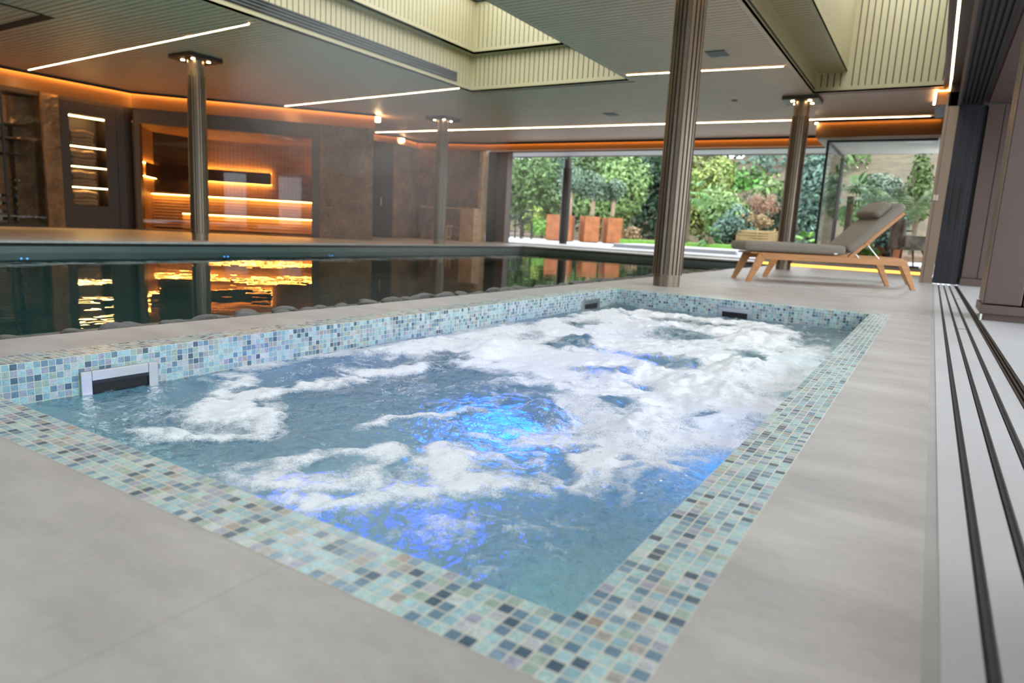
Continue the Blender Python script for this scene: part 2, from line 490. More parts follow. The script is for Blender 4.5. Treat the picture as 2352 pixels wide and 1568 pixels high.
M['hide'] = simple('brown_cowhide', (.075, .045, .035), .8, 0, .5, 3, col2=(.40, .31, .25))
M['pale_daylit_stone'] = simple('pale_stone_daylit', (.50, .34, .20), .85, 0, .3, 5, .6, 12)  # daylight on the end faces is put into this colour; worktop shares it
M['pvc'] = simple('lavender_cover', (.50, .50, .55), .6, 0, .1, 2)
M['vent'] = simple('grey_grille', (.15, .15, .155), .6)
M['louvre'] = simple('dark_louvre', (.07, .066, .055), .6)
M['lightwood'] = simple('pale_wood', (.42, .27, .16), .6, 0, .15, 4)
def leafm(n, c, c2=None): 
    return simple('foliage_' + n, tuple(q * .8 for q in c), .6, 0, .3, 1.3, rpi=True, col2=c2)
LEAF = dict(mid=leafm('mid', (.12, .21, .06)), light=leafm('light', (.20, .32, .10)), lime=leafm('lime', (.30, .40, .08)), dark=leafm('dark', (.04, .095, .045)),
            yellow=leafm('yellow', (.27, .34, .08)), blue=leafm('blue', (.105, .19, .14)), bright=leafm('bright', (.12, .32, .05)), brown=leafm('brown', (.16, .13, .06)),
            russet=leafm('russet', (.34, .17, .10)), straw=leafm('straw', (.36, .24, .11)), olive=leafm('olive', (.20, .27, .19)), topiary=leafm('topiary', (.17, .25, .16)),
            palm=leafm('palm', (.15, .30, .09)), fern=leafm('fern', (.10, .16, .04)), fresh=leafm('fresh', (.20, .42, .06)))

# ------------------------------------------------------------------ big structure
H = 3.05
SX0, SX1, SY0, SY1 = -2.41, -.345, .745, 5.74       # hot tub water opening
BW = PITCH * 6                                       # mosaic border
PX0, PX1, PY0, PY1 = -10.15, -2.87, -7.0, 16.9       # swimming pool opening in the floor
LIPX = -3.85
PWZ = -.165                                          # swimming pool water level
SWZ = -.137                                          # hot tub water level

fl = MB()
ox0, ox1, oy0, oy1 = SX0 - BW, SX1 + BW, SY0 - BW, SY1 + BW
for a, b in [((PX1, -7), (ox0, 18.2)), ((ox1, -7), (.055, 12.15)), ((ox0, -7), (ox1, oy0)), ((ox0, oy1), (ox1, 18.2)), ((ox1, 12.15), (.055, 18.2)),
             ((-16.5, -7), (PX0, 18.2)), ((PX0, PY1), (PX1, 18.2)), ((PX0, -8), (PX1, PY0))]:
    fl.box((a[0], a[1], -.03), (b[0], b[1], 0))
floor = fl.build('floor', M['floor'])
tag(floor, kind='structure')

# threshold between inside and terrace: stone strips between black sliding tracks
th = MB()
strips = [(.076, .122), (.14, .188), (.206, .252), (.272, .325)]
for x0, x1 in strips: th.box((x0, -7, -.03), (x1, 12.1, 0))
o = th.build('floor_threshold', M['terrace']); tag(o, kind='structure')
o = MB().box((.055, -7, -.03), (.076, 12.1, -.0015)).build('trim_1', M['grout_strip']); tag(o, kind='structure')
for i, (x0, x1) in enumerate([(.122, .14), (.188, .206), (.252, .272)]):
    t = empty('sliding_track', (0, 0, 0))
    tag(t, ['black floor track nearest the tub, first of the door tracks', 'black floor track in the middle of the three narrow door tracks', 'black floor track third from the tub beside the metal rail'][i], 'door track', 'sliding door tracks in the floor')
    MB().box((x0, -7, -.03), (x1, 12.1, -.012)).build('channel', M['rubber'], t)
    MB().box((x0 + .006, -7, -.012), (x0 + .012, 12.1, -.004)).build('running_rail', M['rubber'], t)
    if i:
        y = 5.3 if i == 1 else 8.6
        MB().box((x1, y, -.004), (x1 + .046, y + .012, .0015)).build('cross_joint', M['rubber'], t)
t = empty('threshold_rail', (0, 0, 0)); tag(t, 'grooved bronze metal rail along the outer edge of the door tracks', 'door rail')
MB().box((.325, -7, -.03), (.372, 12.1, -.01)).build('rail_bed', M['bronze_dark'], t)
for x in (.327, .342, .357): MB().box((x, -7, -.01), (x + .008, 12.1, .002)).build('ridge', M['bronze_dark'], t)
o = MB().box((.372, -9, -.03), (14, 12.2, -.001)).build('floor_terrace_side', M['terrace']); tag(o, kind='structure')
o = MB().box((-60, 18.2, -.06), (14, 30, .03)).build('floor_terrace_rear', M['terrace']); tag(o, kind='structure')
gb = MB().box((-11.8, 30, -.1), (14, 60, .26)).box((-60, 30, -.1), (-11.8, 60, .05)).box((-9.6, 27.4, -.1), (3, 30, .24)).build('ground', M['soil']); tag(gb, kind='structure')
lw = MB().box((-11.0, 26.0, 0), (-4.2, 28.6, .27)).build('lawn', M['lawn']); tag(lw, 'narrow strip of bright green lawn beyond the pale terrace', 'lawn', kind='stuff')

# ceiling: long slats running across, left open under the two skylights
sk = (-8.0, -4.73, -2.0, 11.05)
sr = (-2.1, -.18, -2.0, 12.95)
def cove_x(y):
    # inner edge of the ceiling along the left and angled back walls
    if y < 8.75: return -15.72
    if y < 12.7: return -15.66 + (y - 8.74) * (.675 / .737) + .02
    return -14.9
ce = MB()
P_ = .1
y = -7.0
while y < 18.05:
    xs = [(cove_x(y), -.05)]
    if y > 15: xs = [(cove_x(y) if y < 17.2 else -14.2, .2)]
    trim = .07
    for hole in (sk, sr):
        if hole[2] - trim < y < hole[3] + (trim if hole is sk else trim):
            new = []
            for a, b in xs:
                if a < hole[0] < b: new.append((a, hole[0] - trim)); new.append((hole[1] + trim, b))
                else: new.append((a, b))
            xs = [q for q in new if q[1] - q[0] > .06]
    for a, b in xs:
        ce.box((a, y + .02, H), (b, y + P_, H + .016))
    y += P_
ce.slot(1)
G_ = .055
for a, b in [((-17, -7), (sk[0] - G_, 18.1)), ((sk[1] + G_, -7), (sr[0] - G_, 18.1)), ((sr[1] + .03, -7), (.05, 18.1)), ((sk[0] - G_, sk[3] + G_), (sk[1] + G_, 18.1)), ((sr[0] - G_, sr[3] + G_), (sr[1] + .03, 18.1)),
             ((sk[0] - G_, -7), (sk[1] + G_, sk[2] - G_)), ((sr[0] - G_, -7), (sr[1] + .03, sr[2] - G_))]:
    ce.box((a[0], a[1], H + .03), (b[0], b[1], H + .10))
ce.slot(0)
for hole in (sk, sr):
    a, b, c, d = hole
    ce.box((a - .07, c, H), (a, d + .07, H + .03)); ce.box((b, c, H), (b + .07, d + .07, H + .03))
    if hole is sk: ce.box((a, d, H), (b, d + .07, H + .03))
    else: ce.box((a, d, H), (b, d + .07, H + .03))
ceiling = ce.build('ceiling', [M['ceil'], M['black']]); tag(ceiling, kind='structure')

# ---- skylight wells lined with vertical slats
def slat_wall(mb, P, Q, z0, z1, n, top=.05, bot=.09, pitch=.1, gap=.017):
    """vertical slats from P to Q facing n"""
    P = Vector(P); Q = Vector(Q); n = Vector(n); d = (Q - P); Ln = d.length; d.normalize()
    def bx(s0, s1, o0, o1, za, zb):
        a = [P + d * s0 + n * o0, P + d * s1 + n * o0, P + d * s1 + n * o1, P + d * s0 + n * o1]
        mb.hexa([(q.x, q.y, za) for q in a] + [(q.x, q.y, zb) for q in a])
    mb.slot(1); bx(0, Ln, -.05, -.014, z0 + .035, z1)
    mb.slot(0)
    bx(0, Ln, -.014, 0, z0, z0 + bot); bx(0, Ln, -.014, 0, z1 - top, z1)
    s = 0.0
    while s < Ln - .01:
        bx(s, min(s + pitch - gap, Ln), -.014, 0, z0 + bot, z1 - top); s += pitch

mb = MB()
a, b, c, d = sk
T1, T2, IN = 3.74, 4.62, .13
slat_wall(mb, (a, d), (a, c), H, T1, (1, 0))
slat_wall(mb, (a, d), (b, d), H, T1, (0, -1))
slat_wall(mb, (b, c), (b, d), H, T1, (-1, 0))
slat_wall(mb, (a, c), (b, c), H, T1, (0, 1))
mb.slot(0)
ai, bi, ci, di = a + IN, b - IN, c + IN, d - IN
mb.box((a - .05, c - .05, T1 - .04), (ai, d + .05, T1)); mb.box((bi, c - .05, T1 - .04), (b + .05, d + .05, T1)); mb.box((ai, di, T1 - .04), (bi, d + .05, T1)); mb.box((ai, c - .05, T1 - .04), (bi, ci, T1))
slat_wall(mb, (ai, di), (ai, ci), T1 - .04, T2, (1, 0), bot=.1)
slat_wall(mb, (ai, di), (bi, di), T1 - .04, T2, (0, -1), bot=.1)
slat_wall(mb, (bi, ci), (bi, di), T1 - .04, T2, (-1, 0), bot=.1)
slat_wall(mb, (ai, ci), (bi, ci), T1 - .04, T2, (0, 1), bot=.1)
mb.slot(1)
for q in [((a - .3, c - .3, T2), (ai + .06, d + .3, T2 + .08)), ((bi - .06, c - .3, T2), (b + .3, d + .3, T2 + .08)), ((ai, di - .06, T2), (bi, d + .3, T2 + .08)), ((ai, c - .3, T2), (bi, ci + .06, T2 + .08))]: mb.box(*q)
o = mb.build('ceiling_skylight_well', [M['cream'], M['darkgap']]); tag(o, kind='structure')

mb = MB()
a, b, c, d = sr
S1, XS, T3 = 3.38, -1.62, 4.75
slat_wall(mb, (a, d), (a, c), H, S1, (1, 0), top=.03, bot=.12)
slat_wall(mb, (a, d), (XS, d), H, S1, (0, -1), top=.02)
slat_wall(mb, (XS, d), (b, d), H, T3, (0, -1), bot=.09)
slat_wall(mb, (XS, d), (XS, c), S1, T3, (1, 0), bot=.1)
slat_wall(mb, (b, c), (b, d), H, T3, (-1, 0))
slat_wall(mb, (a, c), (b, c), H, T3, (0, 1))
mb.slot(0)
y = c
while y < d:
    mb.box((a, y, S1), (XS - .07, y + .084, S1 + .015)); y += .1
mb.box((XS - .07, c, S1), (XS, d, S1 + .015))
mb.slot(1)
mb.box((a - .05, c, S1 + .03), (XS - .05, d + .05, S1 + .08))
mb.box((a + .002, c, H + .05), (a + .006, d - .02, H + .085))
for q in [((XS - .3, c - .3, T3), (XS + .06, d + .3, T3 + .08)), ((b - .06, c - .3, T3), (b + .3, d + .3, T3 + .08)), ((XS, d - .06, T3), (b, d + .3, T3 + .08)), ((XS, c - .3, T3), (b, c + .06, T3 + .08))]: mb.box(*q)
o = mb.build('ceiling_skylight_well_side', [M['cream'], M['darkgap']]); tag(o, kind='structure')

# air slot along the left side of the large skylight
t = empty('air_diffuser', (sk[0], 5, 3.12)); tag(t, 'long grey slot air diffuser under the slats of the large skylight', 'air vent')
MB().box((.001, -6.9, .02), (.012, 5.57, .19)).build('housing', M['darkgap'], t)
for z in (.045, .09, .135, .175): MB().box((.004, -7, z - .008), (.024, 5.57, z + .008)).build('blade', M['louvre'], t)

# ---- cove fascia with hidden warm light along the back walls
def offset_path(pts, off):
    """path shifted to the right of its direction"""
    pts = [Vector(p) for p in pts]; out = []
    for i, p in enumerate(pts):
        ds = []
        if i: ds.append((p - pts[i - 1]).normalized())
        if i < len(pts) - 1: ds.append((pts[i + 1] - p).normalized())
        n = sum((Vector((q.y, -q.x)) for q in ds), Vector((0, 0))); n.normalize()
        k = 1 / max(.5, n.dot(Vector((ds[0].y, -ds[0].x))))
        out.append(p + n * off * k)
    return out

def sweep(mb, pts, prof, closed=True):
    """profile of (offset to the right, z) swept along pts"""
    paths = [offset_path(pts, o) for o, z in prof]
    n = len(prof); vs = []; fs = []
    for i in range(len(pts)):
        for j, (o, z) in enumerate(prof): vs.append((paths[j][i].x, paths[j][i].y, z))
    for i in range(len(pts) - 1):
        for j in range(n if closed else n - 1):
            k = (j + 1) % n
            fs.append((i * n + j, (i + 1) * n + j, (i + 1) * n + k, i * n + k))
    if closed:
        fs.append(tuple(range(n))); fs.append(tuple(range((len(pts) - 1) * n, len(pts) * n))[::-1])
    mb.add(vs, fs)

def cove(name, pts, label, z0=2.70, z1=3.04, led='led_cove'):
    t = empty(name, (0, 0, 0)); tag(t, label, 'cove light', 'cove lights around the pool hall')
    fr_ = [(.125 - .075 * math.sin(q * PI / 2), z0 + (z1 - z0) * q) for q in (0, .1, .25, .5, .75, 1)]
    m = MB(); pr = fr_ + [(o_ - .014, zz) for o_, zz in fr_[::-1]]
    sweep(m, pts, pr); m.build('fascia', M['fascia'], t, recalc=True)
    m = MB(); sweep(m, pts, [(.05, z0 + .10), (.07, z0 + .10), (.07, z0 + .115), (.05, z0 + .115)]); m.build('wash_strip', M[led], t, recalc=True)
    m = MB(); sweep(m, pts, [(.075, z1 - .02), (.10, z1 - .02), (.10, z1 - .008), (.075, z1 - .008)]); m.build('led_strip', M[led], t, recalc=True)
    m = MB(); sweep(m, pts, [(.135, z1 - .045), (.18, z1 - .045), (.18, z1 + .01), (.135, z1 + .01)]); m.build('lip', M['black'], t, recalc=True)
    return t
cove('cove_light', [(-15.75, -6.9), (-15.75, 8.75), (-12.08, 12.72)], 'amber cove light above the towel niche, sauna and first stone wall')
cove('cove_light', [(-14.75, 14.9), (-14.25, 15.9), (-14.55, 17.25), (-13.3, 17.62), (-12.3, 17.95), (-1.9, 18.1)], 'amber cove light above the stone counter and the long garden opening', 2.82, 3.04, 'led_cove_dim')

# bright bare ends of the cove strip
for loc, lab in [((-12.02, 12.75, 2.95), 'small bright warm lamp at the end of the sauna cove'), ((-14.2, 16.15, 2.96), 'small warm glowing cove end above the second stone wall')]:
    t = empty('cove_end_lamp', loc); tag(t, lab, 'lamp')
    MB().box((-.05, -.05, -.06), (.05, .05, .06)).build('diffuser', M['led'], t, bevel=.02)
    MB().box((-.05, -.05, .06), (.05, .05, .085)).build('housing', M['bronze_dark'], t)

# ---- left and angled back walls
SP = Vector((-15.66, 8.74)); SD = Vector((.675, .737)).normalized(); SN = Vector((SD.y, -SD.x))
def SW(s, off, z): q = SP + SD * s + SN * off; return (q.x, q.y, z)
def sbox(mb, s0, s1, o0, o1, z0, z1):
    return mb.hexa([SW(s0, o0, z0), SW(s1, o0, z0), SW(s1, o1, z0), SW(s0, o1, z0), SW(s0, o0, z1), SW(s1, o0, z1), SW(s1, o1, z1), SW(s0, o1, z1)])

mb = MB()
WX = -15.78
mb.box((WX - .6, -7, 0), (WX, 4.6, 3.05))
mb.box((WX - .4, 7.24, 0), (WX, 7.45, 2.76)); mb.box((WX - .4, 8.18, 0), (WX, 8.62, 2.76)); mb.box((WX - .4, 7.45, 0), (WX, 8.18, .47)); mb.box((WX - .4, 7.45, 2.38), (WX, 8.18, 2.76)); mb.box((WX - .5, 7.24, 0), (WX - .4, 8.62, 2.76))
mb.slot(1); mb.box((WX, 8.42, 0), (WX + .004, 8.432, 2.74)); mb.box((WX, 7.27, 2.62), (WX + .004, 8.42, 2.632))
mb.slot(0)
sbox(mb, 0, .1, -.3, .02, 0, 2.76); mb.box((WX - .4, 8.62, 0), (WX + .01, 8.80, 2.76))
wall_left = mb.build('wall_left', [M['bronze_dark'], M['black']]); tag(wall_left, kind='structure')
mb = MB().box((WX - 1.6, -7, 0), (WX - 1.2, 20, 3.05)); sbox(mb, -1, 4.6, -3.3, -2.9, 0, 3.05)
mb.box((-16.9, 15, 0), (-16.5, 20, 3.05)); mb.box((-17, 19.2, 0), (-14.4, 19.5, 3.05))
for a_, b_ in ((WX - 1.6, -10.2), (-8.9, -8.5), (-7.4, -7.0), (-5.9, .05)): mb.box((a_, -7.3, 0), (b_, -7, 3.05))
mb.box((-10.2, -7.3, 2.45), (-5.9, -7, 3.05))
o = mb.build('wall_back', M['bronze_dark']); tag(o, kind='structure')

def stone_face(mb, P, Q, z0, z1, n, rng, t=.35, courses=None, amp=.02):
    """stone slab with a rough, coursed front to the right of P->Q"""
    P = Vector(P); Q = Vector(Q); d = Q - P; Ln = d.length; d.normalize(); nn = Vector((d.y, -d.x))
    nu = max(2, int(Ln / .06)); nv = max(2, int((z1 - z0) / .06))
    vs = []; fs = []
    for i in range(nu + 1):
        for j in range(nv + 1):
            e = 0 if (i in (0, nu) or j in (0, nv)) else rng.uniform(-amp, amp)
            q = P + d * (Ln * i / nu) + nn * e
            vs.append((q.x, q.y, z0 + (z1 - z0) * j / nv))
    for i in range(nu):
        for j in range(nv):
            k = i * (nv + 1) + j
            fs.append((k, k + nv + 1, k + nv + 2, k + 1))
    mb.add(vs, fs)
    a = [P, Q, Q - nn * t, P - nn * t]
    c = [(q.x, q.y, z0) for q in a] + [(q.x, q.y, z1) for q in a]
    mb.add(c, [(0, 3, 2, 1), (4, 5, 6, 7), (1, 2, 6, 5), (2, 3, 7, 6), (3, 0, 4, 7)])
rng = random.Random(4)
def to_t(p): return (p[0], p[1])
mb = MB(); stone_face(mb, (WX + .06, 6.93), (WX + .06, 7.24), 0, 2.76, 1, rng, .5)
stone_face(mb, (WX - .35, 6.55), (WX - .35, 6.95), 0, 2.6, 1, rng, .3)
o = mb.build('wall_stone_pier', M['stone']); tag(o, kind='structure')
mb = MB(); stone_face(mb, to_t(SW(4.05, .03, 0)), to_t(SW(5.32, .03, 0)), 0, 2.78, 1, rng, .5)
o = mb.build('wall_stone_sauna', M['stone']); tag(o, kind='structure')
W2 = [(-14.15, 15.75), (-14.45, 17.3), (-12.36, 17.85)]
mb = MB()
stone_face(mb, W2[0], W2[1], 0, 2.86, 1, rng, .3); stone_face(mb, W2[1], W2[2], 0, 2.86, 1, rng, .3)
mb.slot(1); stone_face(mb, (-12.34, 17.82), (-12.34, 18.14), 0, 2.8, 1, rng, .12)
o = mb.build('wall_stone_rear', [M['stone'], M['pale_daylit_stone']]); tag(o, kind='structure')
d1 = empty('door_1', (0, 0, 0)); tag(d1, kind='structure')
MB().wallbox((-15.5, 14.75), (-14.17, 15.72), .08, 0, 2.8).build('door_leaf', M['bronze_dark'], d1)
MB().tube([(-14.42, 15.50, .95), (-14.42, 15.50, 1.2)], .012).build('door_handle', M['steel'], d1)

# towels in the lit niche
niche = empty('towel_niche', (WX, 7.815, 0)); tag(niche, 'dark recessed towel niche with four glowing shelves beside the stone pier', 'shelf unit')
MB().box((-.395, -.365, .47), (-.385, .365, 2.38)).build('back_panel', M['sauna_frame'], niche)
shelf_z = [.49, .90, 1.335, 1.755]
for z in shelf_z: MB().box((-.385, -.365, z - .02), (-.01, .365, z)).build('shelf', M['bronze_dark'], niche)
for z in (.875, 1.31, 1.73, 2.35): MB().box((-.05, -.36, z - .012), (-.012, .36, z + .012)).build('light_bar', M['led_niche'], niche)
def towel(dz, seed, lab):
    r = random.Random(seed)
    t = empty('folded_towel', (WX - .19, 7.72, dz)); tag(t, lab, 'towel', 'folded brown towels in the niche')
    for k in range(2):
        vs, fs = rounded_box(.32, .5 + r.uniform(-.03, .03), .075, .034, 6, .012)
        vs = [(x + r.uniform(-.006, .006), y2 + r.uniform(-.006, .006), z + .0375 + k * .07 + .012 * math.sin(y2 * 17 + seed)) for x, y2, z in vs]
        MB().add(vs, fs).build('fold', M['towel'], t, smooth=True)
names = ['bottom', 'second lowest', 'third', 'top']
for i, z in enumerate(shelf_z):
    towel(z + .005, i * 2, 'brown folded towel lying underneath on the %s niche shelf' % names[i])
    towel(z + .165, i * 2 + 1, 'brown folded towel lying on top of the other on the %s niche shelf' % names[i])

# wine cabinet behind glass at the far left
wc = empty('wine_cabinet', (WX, 5.7, 0)); tag(wc, 'dark glass fronted wine cabinet left of the stone pier', 'cabinet')
MB().box((-.6, -1.0, 0), (-.56, 1.2, 2.74)).build('back_panel', M['sauna_wood'], wc)
MB().box((-.6, -1.0, 2.62), (0, 1.2, 2.74)).build('top_panel', M['bronze_dark'], wc)
MB().box((-.6, -1.0, 0), (0, 1.2, .06)).build('base', M['bronze_dark'], wc)
for y in (-1.0, .52): MB().box((-.03, y, .06), (0.01, y + .035, 2.62)).build('mullion', M['frame_black'], wc)
MB().quad((-.01, -1.0, .06), (-.01, 1.2, .06), (-.01, 1.2, 2.62), (-.01, -1.0, 2.62)).build('glass_pane', M['glass_front'], wc)
for z in (1.42, 1.72, 2.0): MB().box((-.56, -.95, z), (-.08, 1.02, z + .03)).build('shelf', M['sauna_dark'], wc)
for y in (.32, .72, 1.0): MB().box((-.5, y, .06), (-.47, y + .015, 1.1)).build('rack_post', M['frame_black'], wc)
MB().lathe([(.03, 0), (.03, .02)], 12, (-.3, .55, 2.6)).build('spotlight', M['led'], wc)
pl_ = bpy.data.lights.new('cabinet_fill_spot', 'SPOT'); pl_.energy = 60; pl_.color = (1, .7, .4); pl_.spot_size = 1.5; pl_.spot_blend = .7; pl_.shadow_soft_size = .04  # added lamp that brightens the bottles in the dark cabinet
po_ = bpy.data.objects.new('cabinet_fill_spot', pl_); COL.objects.link(po_); po_.parent = wc; po_.location = (-.2, .55, 2.58)
def bottle(y0, z, lab):
    t = empty('wine_bottle', (WX - .40, y0, z)); tag(t, lab, 'bottle', 'wine bottles lying in the cabinet')
    prof = [(.0, 0), (.036, .002), (.038, .01), (.038, .19), (.03, .215), (.015, .235), (.014, .29), (.016, .292), (.016, .3), (0, .3)]
    m = MB(); m.lathe(prof, 14)
    m.v = [(p[0], p[2], p[1]) for p in m.v]; m.build('body', M['bottle'], t, smooth=True, recalc=True)
    m = MB(); m.lathe([(.0386, .05), (.0386, .16)], 14); m.v = [(p[0], p[2], p[1]) for p in m.v]; m.build('paper_label', M['paper'], t, recalc=True)
rows = ['top', 'second', 'third', 'fourth', 'fifth', 'bottom']
for i, z in enumerate([.93, .77, .61, .45, .29, .14]):
    bottle(6.49, z, 'wine bottle on its side, %s row of the rack beside the stone pier' % rows[i])
    if i > 1: bottle(6.11, z, 'wine bottle on its side, %s row, left of the cabinet mullion' % rows[i])

# sauna
sa = empty('sauna', (0, 0, 0)); tag(sa, 'glass fronted timber sauna with glowing amber bench lights', 'sauna')
m = MB(); sbox(m, .02, .12, -.1, .03, 0, 2.76); sbox(m, 3.86, 4.05, -.1, .03, 0, 2.76); sbox(m, .12, 3.86, -.1, .03, 2.38, 2.76); sbox(m, .12, 3.86, -.08, .02, 0, .03); m.build('frame', M['sauna_frame'], sa)
m = MB(); m.quad(SW(.12, 0, .03), SW(2.55, 0, .03), SW(2.55, 0, 2.38), SW(.12, 0, 2.38)); m.build('glass_panel', M['glass_front'], sa)
m = MB(); m.quad(SW(2.555, 0, .03), SW(3.86, 0, .03), SW(3.86, 0, 2.38), SW(2.555, 0, 2.38)); m.build('glass_door', M['glass_front'], sa)
def timber(name, s0, s1, o0, o1, z0, z1, mat='sauna_wood', par=sa):
    m = MB(); sbox(m, s0, s1, o0, o1, z0, z1); return m.build(name, M[mat], par)
m = MB()
s = .0
while s < 4.0:
    sbox(m, s, s + .092, -2.62, -2.6, 0, 2.4); s += .1
m.slot(1); sbox(m, -.1, 4.1, -2.68, -2.63, 0, 2.4); m.build('back_lining', [M['sauna_wood'], M['sauna_dark']], sa)
for a_, b_ in ((-.02, -.08), (4.02, 4.08)):
    m = MB()
    for o0 in np.arange(-2.6, -.1, .1): sbox(m, a_, a_ + .02 * (1 if a_ < 0 else -1), o0, o0 + .092, 0, 2.4)
    m.slot(1); sbox(m, a_, b_, -2.6, -.1, 0, 2.4); m.build('side_lining', [M['sauna_wood'], M['sauna_dark']], sa)
timber('ceiling_lining', -.05, 4.05, -2.65, -.05, 2.39, 2.44)
timber('floor_lining', -.05, 4.05, -2.65, -.05, 0, .012, 'sauna_wood')
def bench(z, front, nm, s0=0.0, s1=4.0):
    timber(nm, s0, s1, -2.6, front, z - .045, z)
    m = MB()
    for zz in np.arange(.06, z - .09, .075): sbox(m, s0, s1, front - .14, front - .12, zz, zz + .055)
    m.build(nm + '_front', M['sauna_bench'], sa)
    m = MB(); sbox(m, s0 + .02, s1 - .02, front - .045, front - .03, z - .057, z - .047); m.build(nm + '_light', M['led_sauna'], sa)
bench(.92, -1.35, 'upper_bench')
bench(.47, -.75, 'lower_bench', .8, 4.0)
timber('backrest', 0.45, 2.75, -2.5, -2.46, 1.3, 1.62, 'sauna_dark')
timber('backrest_light', .45, 2.75, -2.55, -2.53, 1.60, 1.615, 'led_sauna')
timber('backrest_light', .45, 2.75, -2.55, -2.53, 1.30, 1.315, 'led_sauna')
timber('side_backrest', .08, .11, -2.4, -.6, 1.25, 1.58, 'sauna_dark')
timber('side_backrest_light', .03, .045, -2.4, -.6, 1.56, 1.575, 'led_sauna')
timber('side_backrest_light', .03, .045, -2.4, -.6, 1.25, 1.265, 'led_sauna')
timber('side_backrest', 3.9, 3.93, -2.4, -1.4, 1.25, 1.58, 'sauna_dark')
timber('side_backrest_light', 3.96, 3.975, -2.4, -1.4, 1.56, 1.575, 'led_sauna')

# counter in front of the rear stone wall
cdir = (Vector(W2[2]) - Vector(W2[1])).normalized(); cn = Vector((cdir.y, -cdir.x)); cp = Vector(W2[1])
def CW(s, off, z): q = cp + cdir * s + cn * off; return (q.x, q.y, z)
def cbox(m, s0, s1, o0, o1, z0, z1): return m.hexa([CW(s0, o0, z0), CW(s1, o0, z0), CW(s1, o1, z0), CW(s0, o1, z0), CW(s0, o0, z1), CW(s1, o0, z1), CW(s1, o1, z1), CW(s0, o1, z1)])
LC = (Vector(W2[2]) - Vector(W2[1])).length
ct = empty('stone_counter', (0, 0, 0)); tag(ct, 'long brown stone counter with a slab top along the rear stone wall', 'counter')
m = MB(); cbox(m, .3, LC - .02, .03, .5, .98, 1.03); m.build('worktop', M['pale_daylit_stone'], ct)
m = MB(); stone_face(m, CW(.3, .45, 0)[:2], CW(LC - .5, .45, 0)[:2], 0, .98, 1, rng, .4); m.build('front', M['stone'], ct)
m = MB(); stone_face(m, CW(LC - .5, .47, 0)[:2], CW(LC - .02, .50, 0)[:2], 0, .98, 1, rng, .3, amp=.03); stone_face(m, (-12.24, 17.33), (-12.31, 17.86), 0, .98, 1, rng, .35, amp=.03); m.build('end_block', M['pale_daylit_stone'], ct)
t = empty('serving_tray', CW(1.3, .285, 1.031)); tag(t, 'flat black tray lying on the stone counter', 'tray')
MB().lathe([(.2, 0), (.26, .03), (.25, .035), (.19, .012), (.02, .012)], 28).build('dish', M['frame_black'], t, smooth=True)
MB().lathe([(.262, .028), (.27, .034), (.262, .04), (.254, .034)], 28).build('rim', M['frame_black'], t)
st = empty('wooden_stool', CW(1.25, .95, 0), math.atan2(cdir.y, cdir.x)); tag(st, 'low pale wooden stool standing before the stone counter', 'stool')
MB().box((-.28, -.2, .42), (.28, .2, .47)).build('seat', M['lightwood'], st, bevel=.006)
for x in (-.25, .2):
    for y in (-.17, .12): MB().box((x, y, 0), (x + .05, y + .05, .42)).build('leg', M['lightwood'], st)
MB().box((-.25, -.15, .1), (.25, .15, .13)).build('lower_shelf', M['lightwood'], st)

# ---- pool basin
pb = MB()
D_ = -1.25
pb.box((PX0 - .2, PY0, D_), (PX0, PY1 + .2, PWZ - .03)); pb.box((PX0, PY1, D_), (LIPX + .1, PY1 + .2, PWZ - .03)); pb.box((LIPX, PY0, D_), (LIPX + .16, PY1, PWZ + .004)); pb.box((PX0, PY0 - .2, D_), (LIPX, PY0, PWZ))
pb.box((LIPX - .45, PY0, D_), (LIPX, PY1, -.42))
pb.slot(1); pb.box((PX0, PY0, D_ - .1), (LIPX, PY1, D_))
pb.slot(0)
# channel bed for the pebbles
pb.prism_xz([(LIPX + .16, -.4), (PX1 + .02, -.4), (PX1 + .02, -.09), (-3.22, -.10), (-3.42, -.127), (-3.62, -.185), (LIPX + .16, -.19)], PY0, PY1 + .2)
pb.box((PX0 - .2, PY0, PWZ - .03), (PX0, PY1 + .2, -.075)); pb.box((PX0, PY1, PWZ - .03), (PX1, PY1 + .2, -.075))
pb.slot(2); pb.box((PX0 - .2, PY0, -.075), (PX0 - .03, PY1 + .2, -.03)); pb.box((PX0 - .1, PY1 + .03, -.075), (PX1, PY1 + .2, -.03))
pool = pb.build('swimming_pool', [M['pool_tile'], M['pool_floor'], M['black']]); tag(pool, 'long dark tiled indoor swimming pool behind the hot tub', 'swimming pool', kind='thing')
nx, ny = 2, 2
pw = MB().quad((PX0, PY0, PWZ), (LIPX + .02, PY0, PWZ), (LIPX + .02, PY1, PWZ), (PX0, PY1, PWZ)).build('pool_water', M['pool_water'])
tag(pw, 'still dark teal water of the long pool mirroring the sauna', 'water', kind='stuff')
# tile joints and small blue lights on the far pool wall
for y, lab in [(4.15, 'pair of tiny blue lights on the far pool wall, nearest the wine cabinet'), (7.15, 'pair of tiny blue lights on the far pool wall below the fluted column'), (9.5, 'pair of tiny blue lights on the far pool wall below the sauna door')]:
    t = empty('wall_light', (PX0, y, -.235)); tag(t, lab, 'pool light', 'blue lights on the far pool wall')
    for dy in (-.035, .035): MB().box((0, dy - .010, -.008), (.006, dy + .010, .008)).build('lamp_lens', M['blue_small'], t)

